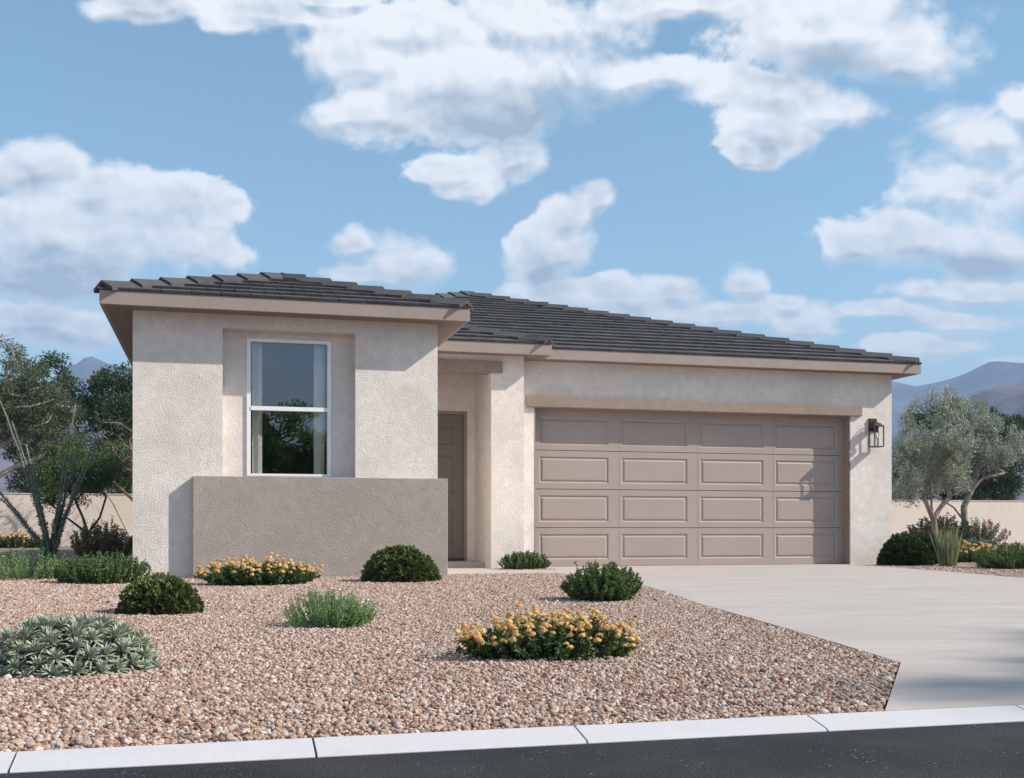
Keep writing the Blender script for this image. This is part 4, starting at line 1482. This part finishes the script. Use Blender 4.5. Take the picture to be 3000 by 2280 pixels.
def ocotillo(loc, seed):
    rng = np.random.default_rng(seed)
    root = empty('ocotillo', loc, 'tall ocotillo with leafy spiny wands fanning out left of the house', 'desert shrub')
    # wand tips relative to the base (x, y, z)
    tips = [(-0.92, 0.1, 2.95), (-0.58, -0.1, 2.30), (-0.42, 0.2, 1.95), (-1.15, 0.0, 1.55), (0.55, 0.15, 2.35), (0.72, -0.1, 2.05), (0.38, 0.0, 2.6),
            (0.62, 0.2, 1.75), (0.30, -0.1, 1.75), (0.12, 0.0, 0.85), (-0.8, 0.2, 1.05)]
    for tx, ty, tz in tips:
        pts = []
        for t_ in np.linspace(0, 1, 12):
            c = np.array([tx * 0.30, ty * .3, tz * 0.45])
            p = 2 * c * t_ * (1 - t_) + np.array([tx, ty, tz]) * t_ * t_ + np.array([rng.normal(0, .006), 0, 0]); pts.append(p)
        m = MB(); m.tube(pts, list(np.linspace(0.030, 0.011, 12)), 7); st = m.build('wand', M['oco_stem'], root, smooth=True)
        n = 420; tt = rng.uniform(0.03, 1, n) * 11; i = np.minimum(tt.astype(int), 10); f = (tt - i)[:, None]; pa_ = np.array(pts)
        P = pa_[i] * (1 - f) + pa_[i + 1] * f; tan = unit(pa_[i + 1] - pa_[i]); side = unit(rng.normal(size=(n, 3)))
        side = unit(side - tan * np.sum(side * tan, 1, keepdims=True))
        L = rng.uniform(.035, .065, n) * (1.1 - tt / 16)
        leaf_obj('leaves', leaves(P + side * 0.02, side + tan * 0.6, L, L * .45, rng, .2), M['oco_leaf'], st, rng)
    return root


ocotillo((-2.62, 19.9, GZ), 15)
# shaded bush-tree with dark stems
grow_tree((-2.95, 26.2, GZ), [[(0.25, 0, 0), (0.25, 0, .45), (0.15, 0, .8), (0.0, 0, 1.15)], [1, (-.2, .1, .8), (-.65, .1, 1.2)], [1, (0.5, 0, .8), (.62, 0.1, 1.25)], [0, (0.62, 0, .5), (.45, 0.1, 1.0)]],
          [(-0.1, 0, 1.75, .85, .6, .85), (-.55, 0, 1.5, .45, .5, .5), (.45, 0, 1.85, .5, .5, .6)], 95, None, 'small rounded green bush-tree with thin dark crooked stems left of the house', 16, 'bush_tree', 'bush_leaf', 'bark_dark',
          cl_r=.20, cl_n=130, r0=.035, lsz=.05, lasp=.6, gap=.25)
# eucalyptus left
grow_tree((-6.3, 34.3, GZ), [[(0.15, 0, 0), (0.0, 0, .9), (-.15, 0, 1.7), (-.0, 0, 2.6), (.45, 0, 3.4), (.55, 0, 4.4), (.62, 0, 5.2)], [1, (-.55, 0, 1.5), (-.75, 0, 2.6), (-1.1, 0, 3.5)], [3, (.9, 0, 3.2), (1.6, 0, 3.5)], [2, (.8, .1, 2.3), (1.7, 0, 2.7)]],
          [(0.3, 0, 4.9, 1.2, 1.0, 1.0), (1.3, 0, 3.9, 1.2, 1.0, .9), (-1.0, 0, 4.3, 1.1, 1.0, 1.1), (2.1, 0, 3.0, .8, .8, .55), (0.2, 0, 3.6, 1.3, 1, .7)], 210, None, 'tall grey-leaved eucalyptus with pale twisted trunk at the left edge', 17, 'eucalyptus_tree', 'euc_leaf', 'bark_euc',
          cl_r=.30, cl_n=150, r0=.19, lsz=.13, lasp=.16, droop=.55, gap=.25)
grow_tree((-2.4, 36.2, GZ), [[(0, 0, 0), (.5, 0, .8), (1.2, 0, 1.5), (1.6, 0, 1.9)], [1, (.0, 0, 1.4), (-.8, 0, 2.2)], [0, (-.6, 0, 1.3), (-1.2, 0, 2.2)]],
          [(-.8, 0, 3.0, 1.0, .8, .9), (.6, 0, 2.7, 1.0, .8, .8)], 60, None, 'thin open tree with orange-brown branches in front of the left back wall', 18, 'open_tree', 'euc_leaf', 'bark_red', cl_r=.28, cl_n=70, r0=.08, lsz=.12, lasp=.2, droop=.4, gap=.5)
# dark trees behind the wall
DT = 'dark trees beyond the perimeter wall'
grow_tree((-7.0, 53.0, -.1), [[(0, 0, 0), (0, 0, 2), (.2, 0, 4)]], [(.3, 0, 7.0, 1.5, 1.4, 1.7), (1.2, 0, 5.0, 1.6, 1.3, 1.6), (-1.2, 0, 5.4, 1.6, 1.3, 1.8), (.2, 0, 3.2, 2.2, 1.5, 1.3)], 190, None, 'dark green tree behind the left perimeter wall beside the eucalyptus', 19, 'dark_tree', 'dark_leaf', 'bark_dark', DT, cl_r=.42, cl_n=120, r0=.2, lsz=.19, lasp=.35, gap=.45)
grow_tree((-3.9, 53.0, -.1), [[(0, 0, 0), (0, 0, 2), (.2, 0, 3.5)]], [(-.3, 0, 6.2, 1.7, 1.3, 1.6), (.5, 0, 4.3, 1.7, 1.3, 1.5), (.2, 0, 2.2, 1.8, 1.3, 1.2)], 170, None, 'dark green tree behind the wall right against the left house corner', 20, 'dark_tree', 'dark_leaf', 'bark_dark', DT, cl_r=.42, cl_n=120, r0=.2, lsz=.19, lasp=.35, gap=.35)
lantana((-5.6, 35.6, GZ), 2.4, .7, .40, 90, 60, 'orange lantana at the foot of the far left perimeter wall', 21, .09, lsz=.08)
# right group
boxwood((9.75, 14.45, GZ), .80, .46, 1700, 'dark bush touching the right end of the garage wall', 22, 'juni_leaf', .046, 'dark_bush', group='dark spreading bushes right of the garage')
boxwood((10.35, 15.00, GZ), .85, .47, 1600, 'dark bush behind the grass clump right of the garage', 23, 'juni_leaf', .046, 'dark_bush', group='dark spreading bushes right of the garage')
grass_clump((9.97, 13.78, GZ), .40, .64, 430, 'upright grey-green grass clump between the dark bush and driveway', 24)
shoot_shrub((10.55, 12.85, GZ), 1.75, .375, 270, 85, 'dark green leafy shrub at the right edge beside the driveway', 25, 'privet_leaf', .036, .5, 'leafy_shrub', 'dark green leafy shrubs', lean=.5, buds=110, budsz=.006, depth=1.0)
lantana((11.55, 15.35, GZ), .95, .6, .30, 80, 60, 'orange lantana in the bed behind the right leafy shrub', 26, .058, lsz=.045)
agave_mound((16.8, 22.4, GZ), 1.9, 1.2, .30, 60, .12, 'blue-grey succulent mound behind the right lantana', 27, 'bluegrey_leaf')
grow_tree((12.36, 17.4, GZ), [[(0.02, 0, 0), (-.02, 0, .45), (-.06, 0, .72), (-.10, 0, .95)], [2, (-.28, 0, 1.15), (-.45, .1, 1.45)], [2, (.10, 0, .95), (.28, 0, 1.12), (.62, 0, 1.28)], [3, (-.06, .05, 1.4), (.0, 0, 1.8)]],
          [(-.02, 0, 2.35, .58, .5, .66), (-.42, 0, 1.75, .45, .45, .45), (.40, 0, 1.95, .48, .45, .5), (.15, 0, 1.5, .55, .45, .3), (-.6, 0, 1.30, .30, .3, .28), (.62, 0, 1.45, .28, .3, .25)], 190, None, 'silvery olive tree with forked trunk just right of the garage', 28, 'olive_tree', 'olive_leaf', 'bark_grey', 'silvery olive trees right of the garage',
          cl_r=.105, cl_n=95, r0=.052, lsz=.055, lasp=.34, gap=.72, flat=1.5, sway=1.2)
grow_tree((25.0, 33.6, GZ), [[(0, 0, 0), (0, 0, .8), (-.05, 0, 1.3), (.25, 0, 1.9), (.5, 0, 2.6)], [1, (-.45, 0, 1.3), (-1.3, 0, 1.75), (-1.8, 0, 1.9)], [3, (.7, 0, 2.3), (1.6, 0, 2.5)]],
          [(.1, 0, 4.1, 1.1, .9, .9), (-.8, 0, 3.2, .9, .9, .8), (1.1, 0, 3.4, 1.1, .9, .8), (-1.4, 0, 2.2, .5, .5, .3)], 170, None, 'silvery olive tree near the back wall at the right edge', 29, 'olive_tree', 'olive_leaf', 'bark_grey', 'silvery olive trees right of the garage',
          cl_r=.21, cl_n=80, r0=.11, lsz=.11, lasp=.32, gap=.7, flat=1.5, sway=1.2)
shoot_shrub((19.75, 27.6, GZ), 1.95, .95, 150, 75, 'shrub with pinkish-red blossoms behind the olive trunk', 30, 'redgreen_leaf', .085, .5, 'blossom_shrub', buds=230, budmat='red_petal', budsz=.022, lean=.6)
shoot_shrub((23.6, 31.0, GZ), 1.75, .92, 95, 80, 'bottlebrush shrub with a few red flower spikes before the back wall', 31, 'bottle_leaf', .10, .16, 'bottlebrush', lean=.85, buds=0, stemmat='bark_grey')
bb = bpy.data.objects['bottlebrush']
rng = np.random.default_rng(3)
for k, (x, z) in enumerate([(-.72, .55), (-.25, .22), (.0, .70), (.15, .14), (.55, .50), (.7, .42), (-.05, .78)]):
    P = np.array([[x, -.55, z]]) + np.column_stack([rng.normal(0, .01, 160), rng.normal(0, .01, 160), rng.uniform(-.07, .07, 160)])
    leaf_obj('flower_spike', leaves(P, rng.normal(size=(160, 3)), .045, .008, rng), M['red_petal'], bb, rng)
# trees behind the wall on the right
grow_tree((35.0, 48.0, -.1), [[(0, 0, 0), (0, 0, 2), (.2, 0, 3.6)]], [(-1.0, 0, 6.0, 1.5, 1.3, 1.1), (.8, 0, 5.6, 1.6, 1.3, 1.2), (2.6, 0, 5.4, 1.5, 1.3, 1.1), (-.3, 0, 3.9, 2.4, 1.5, 1.4), (2.5, 0, 3.6, 1.8, 1.5, 1.5), (.8, 0, 2.2, 2.5, 1.4, 1.1)], 300, None, 'wide dark green tree beyond the perimeter wall behind the olive trees', 32, 'dark_tree', 'dark_leaf', 'bark_dark', DT, cl_r=.42, cl_n=110, r0=.25, lsz=.19, lasp=.35, gap=.4)
grow_tree((26.0, 40.8, -.1), [[(0, 0, 0), (0, 0, 1.5), (.1, 0, 2.2)]], [(0, 0, 2.9, 1.0, 1.0, 1.1), (.7, 0, 2.2, 1.0, 1.0, .9), (-.9, 0, 2.0, .9, .9, 1.0)], 80, None, 'low dark tree beyond the wall seen left of the front olive tree', 33, 'dark_tree', 'dark_leaf', 'bark_dark', DT, cl_r=.36, cl_n=110, r0=.12, lsz=.15, lasp=.35, gap=.2)

# desert brush behind the wall
rng = np.random.default_rng(9)
Pb = np.column_stack([rng.uniform(-30, 75, 5200), rng.uniform(48, 75, 5200), np.zeros(5200)])
cl = np.repeat(np.column_stack([rng.uniform(-30, 75, 260), rng.uniform(46, 80, 260)]), 20 * 6, 0)
Pb = np.column_stack([cl + rng.normal(0, .35, cl.shape), np.zeros(len(cl))])
Vb, Fb = blades(Pb, np.column_stack([rng.normal(0, .35, (len(cl), 2)), np.ones(len(cl))]), rng.uniform(.9, 2.3, len(cl)), .05, rng, .1, 2)
me = mesh_np('desert_brush', Vb, Fb, M['brush'], np.repeat(rng.random(len(cl)), 4)); o = obj('desert_brush', me); o['kind'] = 'stuff'

# across the street: what the window glass reflects, and the tall tree that shades the drive
grow_tree((1.6, -15.5, -.1), [[(0, 0, 0), (0, 0, 1.0), (.1, 0, 1.8)]], [(-.5, 0, 3.7, 1.3, 1.2, 1.2), (1.1, 0, 3.9, 1.3, 1.2, 1.1), (.2, 0, 2.4, 2.2, 1.5, 1.4), (2.4, 0, 3.0, 1.5, 1.2, 1.4), (-1.6, 0, 2.6, 1.2, 1.2, 1.5), (1.5, 0, 1.6, 2.6, 1.2, 1.0)], 460, None, 'leafy green tree across the street reflected in the window', 34, 'street_tree', 'tree_leaf', 'bark_dark', 'trees across the street', cl_r=.33, cl_n=90, r0=.16, lsz=.13, lasp=.55, gap=.15)
shade_spots = [(2.85, 3.95, .28), (3.5, 3.45, .42), (2.45, 3.12, .2), (4.2, 4.35, .45), (4.6, 3.3, .5), (3.2, 3.05, .3)]
grow_tree((24.2, -5.0, -.1), [[(0, 0, 0), (0, 0, 5), (-.2, 0, 10), (-.4, 0, 14)]], [(x + 20.2 - 24.2, y - 7.92 + 5.0, 16.1, q, q, .16) for x, y, q in shade_spots], 46, None, 'tall thin street tree standing right of the camera', 35, 'street_tree', 'tree_leaf', 'bark_grey', 'trees across the street', cl_r=.30, cl_n=24, r0=.22, lsz=.22, lasp=.25, droop=.3, gap=-1.0, flat=.35)


# ------------------------------------------------------------------ mountains
def ridge(name, r0, r1, prof, col, seed, rough=1.0, base=-2):
    xs = np.array([p[0] for p in prof], float); hs = np.array([p[1] for p in prof], float)
    na, nr = 420, 46
    az = np.linspace(xs[0], xs[-1], na)
    h = np.interp(az, xs, hs)
    rng = np.random.default_rng(seed)
    f = np.zeros((nr, na)); A_, T_ = np.meshgrid(az, np.linspace(0, 1, nr))
    for k in range(1, 7):
        for _ in range(5):
            fa, ft_ = rng.normal(0, 14 * 1.9 ** k), rng.normal(0, .9 * 1.8 ** k)
            f += np.abs(np.sin(A_ * fa * .25 + T_ * ft_ + rng.uniform(0, 6.28))) * (0.5 / 1.9 ** k)
    f = (f - f.mean()) / f.std()
    prof_t = np.sin(np.clip(T_, 0, 1) * math.pi / 2) ** 1.15
    rad = r0 + (r1 - r0) * T_
    fine = sum(rng.normal(0, 1) * np.sin(az * w_ + rng.uniform(0, 6.28)) / (w_ ** .8) for w_ in (20, 33, 51, 80, 120, 190, 300, 450))
    H = (h[None, :] + .022 * fine[None, :] * h.max()) * prof_t * (1 + .13 * rough * f * np.sin(np.clip(T_, 0, 1) * math.pi) ** .5)
    Z = H * r1 * (rad / r1)
    X = np.sin(A_ + YAW) * rad; Y = np.cos(A_ + YAW) * rad
    V = np.stack([X, Y, Z + base], -1).reshape(-1, 3)
    i, j = np.meshgrid(np.arange(nr - 1), np.arange(na - 1), indexing='ij'); a_ = (i * na + j).ravel()
    F = np.column_stack([a_, a_ + 1, a_ + na + 1, a_ + na])
    # back slope
    nb = len(V); Vb = np.stack([np.sin(az + YAW) * r1 * 1.25, np.cos(az + YAW) * r1 * 1.25, np.full(na, base)], -1)
    V = np.concatenate([V, Vb]); j = np.arange(na - 1)
    F = np.concatenate([F, np.column_stack([(nr - 1) * na + j, (nr - 1) * na + j + 1, nb + j + 1, nb + j])])
    mt, N, b = new_mat(name + '_rock', .95, .1)
    p = pos(N)
    n1 = N.noise(p, .018, 8, .65)
    N.put(b.inputs['Base Color'], N.mix(N.ramp(n1, .4, .62), col, tuple(c * 1.9 for c in col)))
    o = obj(name, mesh_np(name, V, F, mt, smooth=False)); o['kind'] = 'structure'
    return o


def el(y): return (1143.0 - y) / 2432.0


def azx(x): return math.atan((x - 1105.5) / 2432.0)


far = [(-1.3, .08), (-.9, .10), (azx(-250), el(900)), (azx(60), el(880)), (azx(150), el(822)), (azx(205), el(800)), (azx(250), el(806)), (azx(330), el(815)), (azx(600), el(900)), (azx(1100), el(930)), (azx(1600), el(880)),
       (azx(1850), el(835)), (azx(1930), el(838)), (azx(1975), el(850)), (azx(2040), el(840)), (azx(2090), el(827)), (azx(2140), el(806)), (azx(2211), el(814)), (azx(2350), el(780)), (.9, .12), (1.3, .09)]
near = [(-1.3, .05), (azx(-200), el(990)), (azx(60), el(985)), (azx(200), el(1010)), (azx(600), el(1080)), (azx(1500), el(1080)), (azx(1900), el(985)), (azx(1990), el(930)), (azx(2100), el(880)), (azx(2170), el(862)), (azx(2230), el(852)), (azx(2400), el(845)), (1.3, .06)]
ridge('mountains', 1500, 2300, far, (.05, .052, .075), 1)
ridge('foothills', 800, 1250, near, (.085, .06, .07), 2)

# ------------------------------------------------------------------ air
hz = bpy.data.materials.new('thin_air'); hz.use_nodes = True
nt = hz.node_tree; nt.nodes.clear()
out = nt.nodes.new('ShaderNodeOutputMaterial'); pv = nt.nodes.new('ShaderNodeVolumePrincipled')
pv.inputs['Color'].default_value = (0.46, 0.65, 0.98, 1)
pv.inputs['Density'].default_value = 0.00040
pv.inputs['Anisotropy'].default_value = 0.0
nt.links.new(pv.outputs[0], out.inputs['Volume'])
m = MB(); m.box(-3200, 3200, -3200, 3200, -1.1, 430)
o = m.build('haze', hz); o['kind'] = 'stuff'
